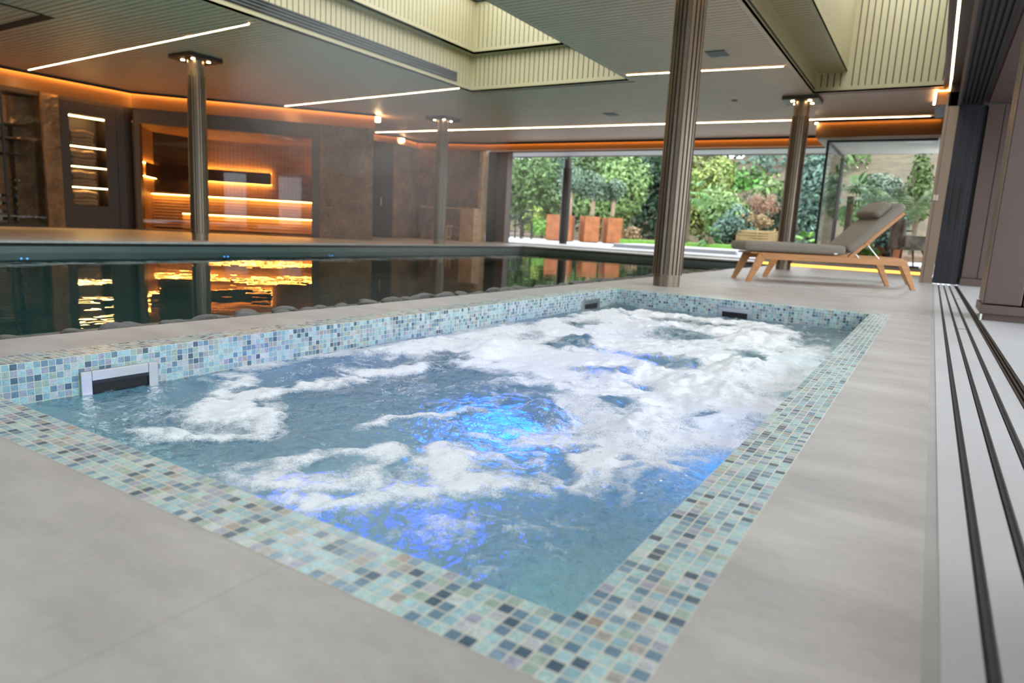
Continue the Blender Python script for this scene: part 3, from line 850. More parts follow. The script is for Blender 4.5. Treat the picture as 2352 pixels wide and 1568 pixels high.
# pebbles filling the overflow channel
rng = random.Random(11)
protos = []
for k in range(4):
    bm = bmesh.new(); bmesh.ops.create_icosphere(bm, subdivisions=3, radius=1)
    for v in bm.verts:
        c = v.co
        f = 1 + .10 * math.sin(3 * c.x + k) * math.cos(2 * c.y + 1.3 * k) + .06 * math.sin(5 * c.z + 2 * c.x + k)
        v.co = Vector((c.x * f * 1.0, c.y * f * .78, c.z * f * .42))
    me = bpy.data.meshes.new('river_pebble'); bm.to_mesh(me); bm.free()
    me.materials.append(M['pebble']); me.polygons.foreach_set('use_smooth', [True] * len(me.polygons))
    protos.append(me)
def pebble(x, y, s, zb):
    k = rng.randrange(4)
    o = bpy.data.objects.new('river_pebble', protos[k]); COL.objects.link(o)
    o.scale = (s * rng.uniform(.85, 1.1), s * rng.uniform(.85, 1.1), s * rng.uniform(.8, 1.1))
    o.rotation_euler = (rng.uniform(-.15, .15), rng.uniform(-.15, .15), rng.uniform(0, 6.28))
    o.location = (x, y, zb + s * .30)
    tag(o, 'smooth grey river pebble in the channel between pool and stone floor', 'pebble', 'river pebbles along the pool edge')
for row, (x, s0, zb) in enumerate([(-3.62, .075, -.18), (-3.42, .085, -.122), (-3.22, .08, -.095), (-3.02, .062, -.09)]):
    y = .35 + row * .05
    while y < 12.5:
        s = s0 * rng.uniform(.7, 1.25)
        y += s * .9
        pebble(x + rng.uniform(-.03, .03), y, s, zb)
        y += s * .9 + rng.uniform(.0, .16)

# ---- hot tub
tb = empty('hot_tub', ((SX0 + SX1) / 2, (SY0 + SY1) / 2, 0)); tag(tb, 'large sunken hot tub lined in blue green glass mosaic', 'hot tub')
ORG = (SX1, SY0, 0)
def tub(name, mb, mat='mosaic'):
    o = mb.build(name, M[mat], None, uv=ORG); o.parent = tb; o.matrix_parent_inverse = Matrix.Translation(-tb.location); return o
ZB = -.82
m = MB(); m.box((ox0, oy0, -.03), (SX0, oy1, .001)); m.box((SX1, oy0, -.03), (ox1, oy1, .001)); m.box((SX0, oy0, -.03), (SX1, SY0, .001)); m.box((SX0, SY1, -.03), (SX1, oy1, .001)); tub('rim', m)
tub('side_panel', MB().box((ox0, SY0, ZB), (SX0, SY1, -.03))); tub('side_panel', MB().box((SX1, SY0, ZB), (ox1, SY1, -.03)))
tub('end_panel', MB().box((ox0, oy0, ZB), (ox1, SY0, -.03))); tub('end_panel', MB().box((ox0, SY1, ZB), (ox1, oy1, -.03)))
tub('tub_floor', MB().box((SX0, SY0, ZB - .05), (SX1, SY1, ZB)), 'mosaic_brightened')
m = MB(); m.box((SX1 - .42, SY0, ZB), (SX1, SY1, -.52)); m.box((SX0, SY0, ZB), (SX1 - .42, SY0 + .42, -.52)); tub('bench_seat', m, 'mosaic_brightened')

def skimmer(loc, ang, wd, lab):
    t = empty('skimmer_inlet', loc, ang); tag(t, lab, 'skimmer', 'steel skimmer inlets in the hot tub walls')
    # local x along the wall, y out of the wall
    h = .10; f = .036
    m = MB(); m.box((-wd / 2, 0, -h), (-wd / 2 + f, .012, 0)); m.box((wd / 2 - f, 0, -h), (wd / 2, .012, 0)); m.box((-wd / 2 + f, 0, -f), (wd / 2 - f, .012, 0)); m.build('frame', M['steel'], t, bevel=.002)
    m = MB(); m.box((-wd / 2 + f, .001, -h), (wd / 2 - f, .004, -f)); m.build('throat', M['black'], t)
    m = MB(); m.box((-wd / 2 + f, .003, -f - .012), (wd / 2 - f, .009, -f)); m.build('weir_lip', M['frame_black'], t)
skimmer((SX0, 1.26, -.056), -PI / 2, .27, 'steel skimmer inlet nearest the camera in the left tub wall')
skimmer((SX0, 5.18, -.060), -PI / 2, .33, 'small looking steel skimmer inlet at the far end of the left tub wall')
skimmer((-1.34, SY1, -.062), PI, .28, 'steel skimmer inlet in the end wall of the tub below the lounger')

# underwater lamps; the four wall floods are added, unseen, to colour the water
for (x, y, z, dr, rl, mt_, lab) in [
        (-.85, SY0 + .002, -.36, 'y', .08, 'added_flood_teal', 'round teal lamp added unseen to colour the water, right end of the near tub wall'), (-1.9, SY0 + .002, -.36, 'y', .08, 'added_flood_teal', 'round teal lamp added unseen to colour the water, left end of the near tub wall'),
        (SX1 - .002, 2.3, -.36, 'x', .08, 'added_flood_blue', 'round blue lamp added unseen to colour the water, right tub wall, nearer the camera'), (SX1 - .002, 4.0, -.36, 'x', .08, 'added_flood_teal', 'round teal lamp added unseen to colour the water, right tub wall, farther from the camera'),
        (-1.62, 1.375, ZB + .002, 'z', .075, 'blue', 'small blue underwater lamp in the tub floor near the left end of the bench'), (-1.27, 1.62, ZB + .002, 'z', .065, 'blue', 'small blue underwater lamp in the tub floor before the bench'),
        (-1.55, 2.5, ZB + .002, 'z', .20, 'blue_wide', 'wide blue underwater lamp in the middle of the tub floor'), (-1.7, 4.1, ZB + .002, 'z', .14, 'blue_wide', 'wide blue underwater lamp in the far half of the tub floor')]:
    t = empty('underwater_lamp', (x, y, z)); tag(t, lab, 'pool lamp', 'blue underwater lamps in the hot tub')
    if dr == 'y': t.rotation_euler = (-PI / 2, 0, 0)
    if dr == 'x': t.rotation_euler = (0, -PI / 2, 0)
    MB().lathe([(rl + .018, 0), (rl + .018, .006), (rl + .001, .010)], 24).build('bezel', M['steel'], t)
    MB().lathe([(rl, .010), (rl * .9, .014), (rl * .2, .016)], 24).build('lens', M[mt_], t)

# the churning water surface
def vnoise(x, y, seed):
    r = np.random.default_rng(seed); T = r.random((256, 256))
    xi = np.floor(x).astype(int); yi = np.floor(y).astype(int)
    fx = x - xi; fy = y - yi
    fx = fx * fx * (3 - 2 * fx); fy = fy * fy * (3 - 2 * fy)
    a = T[xi % 256, yi % 256]; b = T[(xi + 1) % 256, yi % 256]; c = T[xi % 256, (yi + 1) % 256]; d = T[(xi + 1) % 256, (yi + 1) % 256]
    return (a * (1 - fx) + b * fx) * (1 - fy) + (c * (1 - fx) + d * fx) * fy
def fbm(x, y, f, o, seed):
    s = 0; a = .5; t = 0
    for k in range(o):
        s = s + a * vnoise(x * f + 37.1 * k, y * f + 11.7 * k, seed + k); t += a; a *= .5; f *= 2.03
    return s / t
STROKES = [
    (0.035, [(-1.85, 1.03), (-1.80, 1.11), (-1.70, 1.18), (-1.61, 1.30)]), (0.045, [(-2.28, 1.68), (-2.12, 1.51), (-1.98, 1.39), (-1.90, 1.25)]),
    (0.055, [(-1.87, 1.31), (-1.97, 1.52), (-1.95, 1.70), (-1.90, 1.95), (-1.92, 2.15), (-1.85, 2.37)]), (0.05, [(-1.90, 1.39), (-1.75, 1.38), (-1.68, 1.29)]),
    (0.035, [(-1.38, 1.12), (-1.37, 1.19), (-1.36, 1.27), (-1.28, 1.25), (-1.23, 1.31)]), (0.055, [(-1.31, 1.03), (-1.23, 1.08), (-1.16, 1.14), (-1.06, 1.17), (-0.99, 1.21)]),
    (0.04, [(-1.15, 1.00), (-1.07, 1.04), (-1.04, 1.10)]), (0.06, [(-1.03, 1.30), (-1.02, 1.44), (-0.98, 1.52), (-0.88, 1.53), (-0.77, 1.55), (-0.73, 1.71), (-0.68, 1.83)]),
    (0.045, [(-0.95, 1.29), (-0.85, 1.37), (-0.76, 1.46)]), (0.03, [(-1.41, 1.47), (-1.40, 1.57), (-1.33, 1.67), (-1.30, 1.79), (-1.28, 1.92)]),
    (0.03, [(-1.12, 1.58), (-1.09, 1.66), (-0.99, 1.69)]), (0.065, [(-1.37, 2.10), (-1.37, 2.30), (-1.28, 2.44), (-1.12, 2.39), (-0.91, 2.15), (-0.84, 1.88), (-0.88, 1.79), (-0.92, 1.65)]),
    (0.018, [(-0.67, 1.65), (-0.58, 1.68), (-0.50, 1.72)]), (0.06, [(-2.36, 1.85), (-2.36, 2.14), (-2.33, 2.45), (-2.25, 2.72)]), (0.1, [(-0.63, 1.80), (-0.59, 1.99), (-0.50, 2.12), (-0.47, 2.27)])]
HOLES = [(-1.65, 3.41, .16, .26), (-1.19, 2.82, .13, .16), (-1.04, 3.32, .13, .13), (-.99, 2.73, .09, .11), (-1.23, 2.23, .11, .11), (-1.20, 2.00, .13, .2), (-1.55, 2.0, .26, .34), (-1.18, 1.55, .16, .1),
         (-.63, 2.41, .08, .06), (-.93, 2.30, .06, .06), (-1.91, 2.58, .12, .10), (-2.14, 1.78, .10, .16), (-1.49, 5.05, .3, .2), (-.52, 5.0, .22, .5), (-1.6, 5.55, .5, .12), (-2.2, 5.4, .2, .25), (-.5, 5.6, .2, .3), (-1.35, 4.3, .2, .2), (-2.0, 4.2, .12, .2), (-.8, 3.9, .1, .15)]
MASS = [(-2.36, 2.3), (-1.84, 2.42), (-1.44, 2.42), (-0.99, 2.0), (-0.85, 1.80), (-0.71, 1.76), (-0.40, 1.98), (-0.36, 2.51), (-0.38, 4.7), (-0.97, 5.5), (-2.17, 5.3), (-2.40, 3.58)]
JETS = [(-1.109, 2.009, .075, .055), (-1.695, 3.465, .13, .06), (-1.089, 2.997, .09, .05), (-1.166, 2.787, .1, .03), (-1.054, 3.41, .1, .04), (-.913, 2.31, .1, .035), (-1.9, 2.9, .12, .04), (-.8, 2.9, .14, .045), (-.7, 3.5, .15, .05), (-1.5, 4.4, .15, .06), (-.9, 4.5, .15, .05), (-2.0, 4.9, .15, .05), (-.75, 2.05, .13, .04)]
NXg, NYg = 210, 500
gx, gy = np.meshgrid(np.linspace(SX0, SX1, NXg), np.linspace(SY0, SY1, NYg), indexing='ij')
wx = gx + .13 * (fbm(gx, gy, 4.0, 4, 5) - .5) * 2; wy = gy + .13 * (fbm(gx, gy, 4.0, 4, 55) - .5) * 2
def seg_d(px, py, a, b):
    ax, ay = a; bx, by = b; dx, dy = bx - ax, by - ay
    t = np.clip(((px - ax) * dx + (py - ay) * dy) / (dx * dx + dy * dy + 1e-9), 0, 1)
    return np.hypot(px - ax - t * dx, py - ay - t * dy)
fm = np.zeros_like(gx)
for r, pts in STROKES:
    for i in range(len(pts) - 1):
        fm = np.maximum(fm, np.clip(1.18 - .46 * seg_d(wx, wy, pts[i], pts[i + 1]) / r, 0, 1))
ins = np.zeros_like(gx, bool); dm = np.full_like(gx, 9.0)
for i in range(len(MASS)):
    a, b = MASS[i], MASS[(i + 1) % len(MASS)]
    dm = np.minimum(dm, seg_d(wx, wy, a, b))
    c = ((a[1] > wy) != (b[1] > wy)) & (wx < (b[0] - a[0]) * (wy - a[1]) / (b[1] - a[1] + 1e-12) + a[0])
    ins ^= c
mass = np.where(ins, np.clip(.5 + dm / .2, 0, 1), np.clip(.5 - dm / .2, 0, 1))
hol = np.zeros_like(gx)
for hx, hy, rx, ry in HOLES:
    hol = np.maximum(hol, np.clip(1.5 - 1.2 * np.hypot((wx - hx) / rx, (wy - hy) / ry), 0, 1))
nA = fbm(wx, wy, 5.0, 6, 21); nB = fbm(wx, wy, 11, 5, 31)
foam = np.maximum(fm * 1.02, mass * 1.12) + 1.35 * (nA - .5) + .7 * (nB - .5) - hol * .95
nC = fbm(gx + .03 * nA, gy + .03 * nB, 27, 4, 41)
foam = foam + .55 * (nC - .5) + .08
lace = np.abs(fbm(wx, wy, 13, 5, 61) - .5) * 2
foam = foam - 1.15 * np.clip(lace - .16, 0, 1) * (1 - .72 * mass)
strm = 1 - np.abs(fbm(wx * 1.3, wy, 4.5, 5, 77) - .5) * 9
foam = np.maximum(foam, np.clip(strm, 0, 1) * (.30 + .25 * np.clip(gy - 1.2, 0, 1)))
foam = np.clip(foam * 1.0 - .02, 0, 1.1)
act = np.clip((gy - 1.0) / 1.0, .25, 1)
z = SWZ + .022 * act * (fbm(wx, wy, 3.2, 5, 91) - .5) * 2 + .018 * act * (fbm(gx, gy, 9, 4, 191) - .5) * 2 + .012 * np.clip(foam, 0, 1) + .006 * (fbm(gx, gy, 30, 3, 291) - .5) * 2 * (.3 + foam)
for jx, jy, jr, jh in JETS:
    q = np.exp(-((wx - jx) ** 2 + (wy - jy) ** 2) / jr ** 2)
    z += jh * q * (.7 + .9 * (fbm(gx, gy, 22, 3, 17) - .5)) - .25 * jh * np.exp(-((np.hypot(wx - jx, wy - jy) - 1.9 * jr) / (.6 * jr)) ** 2)
edge = np.minimum(np.minimum(gx - SX0, SX1 - gx), np.minimum(gy - SY0, SY1 - gy))
z = np.minimum(SWZ + (z - SWZ) * np.clip(.25 + edge / .2, 0, 1), -.03)
vs = np.stack([gx.ravel(), gy.ravel(), z.ravel()], 1)
idx = np.arange(NXg * NYg).reshape(NXg, NYg)
fs = np.stack([idx[:-1, :-1].ravel(), idx[1:, :-1].ravel(), idx[1:, 1:].ravel(), idx[:-1, 1:].ravel()], 1)
me = bpy.data.meshes.new('spa_water')
me.from_pydata(vs.tolist(), [], fs.tolist())
me.materials.append(M['spa_water'])
me.polygons.foreach_set('use_smooth', [True] * len(me.polygons))
at = me.attributes.new('foam', 'FLOAT', 'POINT'); at.data.foreach_set('value', foam.ravel().astype(np.float32))
me.update()
o = bpy.data.objects.new('spa_water', me); COL.objects.link(o)
tag(o, 'bubbling blue water with white foam filling the hot tub', 'water', kind='stuff')

# ------------------------------------------------------------------ fluted columns
def flute_poly(r, n=22, depth=.022, rib=.62):
    p = []
    for k in range(n):
        a = 2 * PI * k / n; da = 2 * PI / n
        for f_, rr in ((.0, r), (rib, r), (rib + .06, r - depth), (.94, r - depth)):
            t = a + da * f_
            p.append((rr * math.cos(t), rr * math.sin(t)))
    return p
def column(x, y, lab, top=H, r=.15, cap=True, mat='bronze'):
    t = empty('fluted_column', (x, y, 0)); tag(t, lab, 'column', 'fluted bronze columns', 'thing')
    MB().prism(flute_poly(r), .12, top - .32).build('shaft', M[mat], t)
    MB().lathe([(r - .018, 0), (r - .018, .125)], 40).build('base_collar', M[mat], t, smooth=False)
    MB().lathe([(r - .018, top - .33), (r - .018, top - .03)], 40).build('neck', M[mat], t)
    if cap:
        MB().box((-.30, -.30, top - .07), (.30, .30, top)).build('cap_plate', M['bronze_dark'], t)
        m = MB()
        for k in range(4):
            a = PI / 4 + k * PI / 2
            m = MB(); m.lathe([(.028, 0), (.028, .008)], 12, (.20 * math.cos(a), .20 * math.sin(a), top - .078)); m.build('downlight', M['led'], t)
            sp = bpy.data.lights.new('column_spot', 'SPOT'); sp.energy = 5; sp.color = (1, .62, .3); sp.spot_size = 1.0; sp.spot_blend = .6; sp.shadow_soft_size = .03
            so = bpy.data.objects.new('column_spot', sp); COL.objects.link(so); so.parent = t; so.location = (.20 * math.cos(a), .20 * math.sin(a), top - .09)
    return t
column(-2.27, 6.66, 'thick fluted bronze column standing just behind the hot tub')
column(-2.33, 13.3, 'fluted bronze column behind the sun lounger')
column(-10.92, 7.19, 'fluted bronze column across the pool in front of the sauna')
column(-10.55, 13.46, 'fluted bronze column across the pool before the stone counter')
column(-11.1, 21.2, 'dark fluted column outside on the terrace beside the rusty planters', 2.95, .16, False, 'bronze_dark')
column(-2.33, 19.0, 'dark fluted column outside seen through the glass enclosure', 2.95, .16, False, 'bronze_dark')

# ------------------------------------------------------------------ ceiling lights and small fittings
def led_line(P, Q, z, lab, wd=.023, mat='led'):
    P = Vector(P); Q = Vector(Q); d = (Q - P); Ln = d.length
    t = empty('linear_light', (P.x, P.y, z), math.atan2(d.y, d.x)); tag(t, lab, 'ceiling light', 'warm linear lights')
    MB().box((0, -wd / 2, -.004), (Ln, wd / 2, .004)).build('diffuser', M[mat], t)
    MB().box((-.01, -wd / 2 - .008, -.003), (Ln + .01, -wd / 2, .010)).box((-.01, wd / 2, -.003), (Ln + .01, wd / 2 + .008, .010)).build('channel', M['bronze_dark'], t)
led_line((-15.4, 6.60), (-8.29, 6.25), H - .012, 'long warm linear ceiling light above the wine cabinet end of the pool')
led_line((-13.75, 11.09), (-7.99, 10.64), H - .012, 'warm linear ceiling light ending at the corner of the large skylight')
led_line((-14.3, 15.08), (-.39, 15.61), H - .012, 'longest warm linear ceiling light, crossing behind the columns', .03)
led_line((-4.59, 10.61), (-2.22, 10.82), H - .012, 'short warm linear ceiling light behind the thick front column')
def plate(name, x, y, w_, d_, lab, cat):
    t = empty(name, (x, y, H)); tag(t, lab, cat)
    MB().box((-w_ / 2, -d_ / 2, -.012), (w_ / 2, d_ / 2, 0)).build('grille', M['vent'], t)
    MB().box((-w_ / 2 - .01, -d_ / 2 - .01, -.006), (w_ / 2 + .01, -d_ / 2, 0)).build('rim', M['bronze_dark'], t)
plate('ceiling_speaker', -2.92, 9.85, .26, .3, 'square grey ceiling speaker right of the thick front column', 'speaker')
plate('ceiling_vent', -6.35, 14.0, .26, .3, 'faint grey ceiling vent behind the large skylight', 'vent')
plate('motion_sensor', -3.5, 13.2, .09, .09, 'tiny dark sensor on the slatted ceiling', 'sensor')
hx = empty('ceiling_hatch', (-10.8, 4.94, H)); tag(hx, 'dark access hatch outline in the ceiling above the pool', 'hatch')
MB().box((-2.4, -.10, -.008), (0, .06, 0)).build('edge_strip', M['black'], hx); MB().box((-.03, -1.4, -.008), (.03, -.10, 0)).build('edge_strip', M['black'], hx)

# ------------------------------------------------------------------ right side: door head, frames, cladding
mb = MB()
mb.box((-.09, -7, 2.92), (.045, 12.1, 2.96)); mb.box((-.10, 12.1, 2.60), (.045, 12.2, 3.05))
mb.box((.02, -7, 2.6), (.05, 12.1, 2.96)); mb.box((-.2, -7, 3.0), (.05, 12.95, 3.05)); mb.box((-.19, -7, H - .06), (-.16, 12.95, H))
mb.box((.05, -7, 2.66), (.4, 12.1, 3.2))
mb.box((.045, 12.1, 2.6), (.4, 18.0, 3.15))
o = mb.build('wall_right_header', M['brown_clad']); tag(o, kind='structure')
mb = MB(); 
for k in range(6): mb.box((.05 + k * .052, -7, 2.6), (.05 + k * .052 + .03, 12.1, 2.66))
mb.box((.05, -7, 2.645), (.36, 12.1, 2.66))
o = mb.build('trim_2', M['frame_black']); tag(o, kind='structure')
led_line((-.115, -6.5), (-.108, 12.9), 2.985, 'warm linear light running above the sliding door head', .026, 'led_soft')
led_line((-.30, 13.1), (-.325, 14.15), 2.99, 'short warm light strip at the corner above the glass enclosure', .03, 'led_soft')
t = empty('soffit_box', (-.2, 13.55, 2.78)); tag(t, 'small bronze soffit box lit orange above the pilaster', 'soffit box')
MB().box((-.08, -.55, 0), (.2, .6, .22)).build('casing', M['fascia'], t); MB().box((-.07, -.585, .205), (.19, -.575, .215)).build('cove_strip', M['led_cove'], t); MB().box((-.09, -.56, -.012), (.21, .61, 0)).build('base_trim', M['bronze_dark'], t)

pil = MB().box((-.126, 12.1, 0), (.044, 15.75, 2.80)).slot(1).box((-.085, 12.097, 0), (-.08, 12.1, 2.79)).slot(0).build('wall_pilaster', [M['bronze_panel'], M['black']]); tag(pil, kind='structure')
t = empty('switch_plate', (-.075, 12.1, 1.28)); tag(t, 'small slotted switch plate on the bronze pilaster', 'switch')
MB().box((-.04, -.008, -.05), (.04, 0, .05)).build('face', M['bronze_panel'], t, bevel=.003)
for z in (-.03, -.01, .01, .03): MB().box((-.032, -.012, z - .006), (-.004, -.008, z + .006)).box((.004, -.012, z - .006), (.032, -.012 + .004, z + .006)).build('button', M['paper'], t)
# stack of black sliding doors
for i, (x0, x1) in enumerate([(.046, .119), (.121, .210), (.212, .298)]):
    t = empty('sliding_door', (x0, 12.1, 0)); tag(t, ['black sliding door leaf parked next to the bronze pilaster', 'black sliding door leaf in the middle of the parked stack', 'black sliding door leaf at the outer side of the parked stack'][i], 'sliding door', 'parked sliding door leaves')
    w_ = x1 - x0
    MB().box((0, 0, .005), (w_, .05, 2.6)).build('stile', M['frame_black'], t, bevel=.004)
    MB().box((w_ * .35, .05, .1), (w_ * .65, 5.0, 2.5)).build('glass_pane', M['glass'], t)
    MB().box((w_ * .2, -.012, .9), (w_ * .5, 0, 1.5)).build('pull_recess', M['black'], t)
o = MB().box((.30, 12.12, 0), (.355, 12.3, 2.6)).slot(1).box((.046, 12.152, 0), (.30, 12.158, 2.6)).box((.355, 12.2, 0), (.41, 12.4, 2.6)).build('trim_3', [M['frame_black'], M['black']]); tag(o, kind='structure')  # thin black sheet behind the door leaves is added to block light gaps
mb = MB().box((.41, 12.15, .12), (.60, 12.5, 2.6)).box((.61, 12.15, .12), (3.0, 12.5, 2.6)).box((.40, 12.12, 0), (3.0, 12.5, .11)).slot(1).box((.41, 12.2, .1), (3.0, 12.4, 2.6))
o = mb.build('wall_right_cladding', [M['brown_clad'], M['black']]); tag(o, kind='structure')
# clad pier nearer the camera
pr = empty('clad_pier', (.373, 6.2, 0)); tag(pr, 'brown metal clad pier at the terrace beside the door tracks', 'pier', kind='thing')
MB().box((0, 0, .125), (.235, .6, 2.6)).build('cladding_panel', M['brown_clad'], pr, bevel=.008)
MB().box((.243, 0, .125), (1.4, .6, 2.6)).build('cladding_panel', M['brown_clad'], pr, bevel=.008)
MB().box((-.004, .01, .125), (0.0, .06, 2.6)).build('corner_strip', M['bronze'], pr)
MB().box((-.012, -.012, .05), (1.41, .6, .118)).build('plinth', M['brown_clad'], pr, bevel=.004)
MB().box((.02, .03, 0), (1.4, .6, .05)).build('plinth_base', M['brown_clad'], pr)
MB().tube([(-.004, -.012, 0), (-.004, -.012, .048)], .012, 10).build('foot_stud', M['steel'], pr)
for y, lab in ((.5, 'c'), (-1.8, 'a'), (-5.0, 'b')):
    o = MB().box((.373, y, 0), (1.2, y + .8, 2.62)).build('wall_pier', M['brown_clad']); tag(o, kind='structure')
mb = MB(); y = -7.0
while y < 12.15:
    mb.box((.4, y + .006, 2.62), (2.6, min(y + .3, 12.15), 2.64)); y += .3
mb.slot(1); mb.box((.4, -7, 2.645), (2.6, 12.5, 2.9)); mb.slot(0); mb.box((2.58, -7, 2.6), (2.62, 12.5, 3.0))
o = mb.build('ceiling_soffit', [M['brown_clad'], M['black']]); tag(o, kind='structure')

# ------------------------------------------------------------------ garden opening and outdoor soffit
mb = MB()
mb.box((-12.34, 18.15, 0), (-12.05, 18.4, 2.83)); mb.slot(1); mb.box((-12.05, 18.3, 0), (-11.72, 18.6, 2.94))
mb.slot(2); mb.box((-12.3, 18.2, 2.83), (.4, 18.32, 3.1)); mb.slot(0); mb.box((-12.3, 18.2, 2.80), (.4, 18.3, 2.83))
o = mb.build('window_1', [M['frame_black'], M['brown_clad'], M['soffit']]); tag(o, kind='structure')
mb = MB(); x = -14.0
while x < 1.0:
    mb.box((x + .006, 18.32, 2.95), (x + .75, 20.6, 2.97)); x += .75
mb.slot(1); mb.box((-14, 18.32, 2.97), (1.5, 20.7, 3.2)); mb.box((-14, 20.55, 2.93), (1.5, 20.7, 2.97))
o = mb.build('ceiling_outer_soffit', [M['soffit'], M['brown_clad']]); tag(o, kind='structure')

# ------------------------------------------------------------------ glass enclosure
gx0, gx1, gy0, gy1 = -2.14, -.2, 15.6, 18.0
GZ, GT = .12, 2.60
ge = empty('glass_enclosure', (0, 0, 0)); tag(ge, 'glass enclosure with a lit plinth behind the sun loungers', 'glass room')
MB().box((-3.22, gy0, .05), (gx1 + .06, gy1, GZ)).build('plinth', M['floor'], ge)
MB().box((-3.22, gy0 + .05, .0), (gx1 + .06, gy0 + .1, .05)).build('plinth_light', M['led_plinth'], ge)
MB().box((gx0 - .02, gy0, GZ), (gx1, gy0 + .06, GZ + .04)).build('sill_rail', M['bronze_dark'], ge)
MB().quad((gx0, gy0 + .03, GZ + .04), (gx1, gy0 + .03, GZ + .04), (gx1, gy0 + .03, GT), (gx0, gy0 + .03, GT)).build('front_pane', M['glass'], ge)
MB().quad((gx0, gy0 + .03, GZ + .04), (gx0, gy1, GZ + .04), (gx0, gy1, GT), (gx0, gy0 + .03, GT)).build('side_pane', M['glass'], ge)
MB().box((gx0 - .025, gy0, GZ), (gx0 + .025, gy0 + .06, GT)).build('corner_post', M['frame_black'], ge)
MB().box((gx0 - .02, gy0, GT - .02), (gx1, gy0 + .05, GT + .02)).box((gx0 - .02, gy0, GT - .02), (gx0 + .02, gy1, GT + .02)).build('head_rail', M['frame_black'], ge)
MB().box((gx0 - .2, gy0 - .12, GT + .02), (gx1 + .1, gy1, GT + .06)).build('roof_panel', M['inner_soffit'], ge)
m = MB(); sweep(m, [(gx0 - .24, gy0 - .1), (gx1 + .06, gy0 - .1)], [(.06, 2.66), (.0, 2.96), (-.02, 2.96), (.04, 2.66)]); m.build('fascia', M['fascia'], ge, recalc=True)
m = MB(); m.box((gx0 - .2, gy0 - .16, 2.965), (gx1, gy0 - .14, 2.975)); m.build('cove_strip', M['led_cove_dim'], ge)
m = MB(); m.box((gx0 - .3, gy0 - .24, 2.95), (gx1 + .06, gy0 - .20, 2.995)); m.box((gx0 - .3, gy0 - .24, 2.98), (gx1 + .06, gy0 - .08, 2.995)); m.build('cove_lip', M['black'], ge)
MB().box((gx0 - .27, gy0 - .2, 2.93), (gx0 - .22, gy0 - .15, 2.97)).build('end_lamp', M['led'], ge)

# ------------------------------------------------------------------ sun loungers
def lounger(loc, rz, lab, cushions=True):
    t = empty('sun_lounger', (*loc, 0), rz); tag(t, lab, 'sun lounger', 'teak sun loungers')
    Wd = .67; th_ = .045
    for y0 in (0, Wd - th_):
        MB().prism_xz([(.11, .36), (.19, .285), (1.925, .285), (1.89, .36)], y0, y0 + th_).build('side_rail', M['teak'], t, bevel=.004)
        MB().prism_xz([(-.02, 0), (.038, 0), (.19, .287), (.105, .36)], y0 + .002, y0 + th_ - .002).build('leg', M['teak'], t, bevel=.004)
        MB().prism_xz([(2.0, 0), (2.052, 0), (1.90, .352), (1.83, .287)], y0 + .002, y0 + th_ - .002).build('leg', M['teak'], t, bevel=.004)
    for x in (.2, .62, 1.1, 1.78): MB().box((x, th_, .295), (x + .05, Wd - th_, .345)).build('cross_rail', M['teak'], t)
    zs = .362
    for k in range(6 if cushions else 9):
        y0 = th_ + .01 + k * ((Wd - 2 * th_ - .02) / (6 if cushions else 9)); w_ = (Wd - 2 * th_ - .02) / (6 if cushions else 9) - .012
        MB().box((.02, y0, zs - .015), (1.18 if cushions else 1.86, y0 + w_, zs + .004)).build('seat_slat', M['teak'], t)
    if not cushions: return t
    # raised back frame
    a = (1.205, .372); b = (1.79, .945); dx, dz = b[0] - a[0], b[1] - a[1]; ln = math.hypot(dx, dz); dx /= ln; dz /= ln
    nxv, nz = -dz, dx
    for y0 in (.05, Wd - .05 - .035):
        MB().prism_xz([(a[0], a[1]), (b[0], b[1]), (b[0] - nxv * .045, b[1] - nz * .045), (a[0] - nxv * .045, a[1] - nz * .045)][::-1], y0, y0 + .035).build('back_rail', M['teak'], t, bevel=.004)
    for q in (.15, .32, .5, .66, .8):
        c = (a[0] + dx * ln * q, a[1] + dz * ln * q)
        MB().prism_xz([(c[0], c[1]), (c[0] + dx * .05, c[1] + dz * .05), (c[0] + dx * .05 - nxv * .018, c[1] + dz * .05 - nz * .018), (c[0] - nxv * .018, c[1] - nz * .018)][::-1], .085, Wd - .085).build('back_slat', M['teak'], t)
    for y0 in (.055, Wd - .07):
        MB().tube([(1.41, y0, .53), (1.585, y0, .35)], .008, 8).build('strut', M['steel'], t)
        MB().box((1.385, y0 - .012, .515), (1.435, y0 + .02, .545)).build('strut_bracket', M['teak'], t)
    # cushions
    vs, fs = rounded_box(1.24, .64, .115, .045, 8, .012)
    o = MB().add([(x + .545, y + Wd / 2, z_ + .436) for x, y, z_ in vs], fs).build('seat_cushion', M['taupe'], t, smooth=True)
    vs, fs = rounded_box(.84, .64, .105, .042, 8, .012)
    off = .058
    R_ = []
    for x, y, z_ in vs:
        u = x + .42 + .03; v = z_ + off
        R_.append((a[0] - .0 + dx * u + nxv * v, y + Wd / 2, a[1] + dz * u + nz * v))
    MB().add(R_, fs).build('back_cushion', M['taupe'], t, smooth=True)
    vs, fs = rounded_box(.235, .54, .10, .048, 8, .022)
    R_ = []
    for x, y, z_ in vs:
        u = x + .665; v = z_ + .155
        R_.append((a[0] + dx * u + nxv * v, y + Wd / 2 + .0, a[1] + dz * u + nz * v))
    pl = MB().add(R_, fs).build('head_pillow', M['taupe'], t, smooth=True)
    m = MB(); u0, u1 = .78, .90
    m.add([(a[0] + dx * u + nxv * v, y, a[1] + dz * u + nz * v) for (u, v) in ((.77, .16), (.90, .116)) for y in (.2, .28)] , [(0, 1, 3, 2)])
    m.build('pillow_strap', M['taupe'], pl)
    o = MB().box((1.015, .012, .385), (1.055, .016, .402)).build('care_tag', M['white_tag'], t)
    return t
ang = math.atan2(.494, .87)
lounger((-1.9, 8.61), ang, 'teak sun lounger with taupe cushions and raised back beside the hot tub')
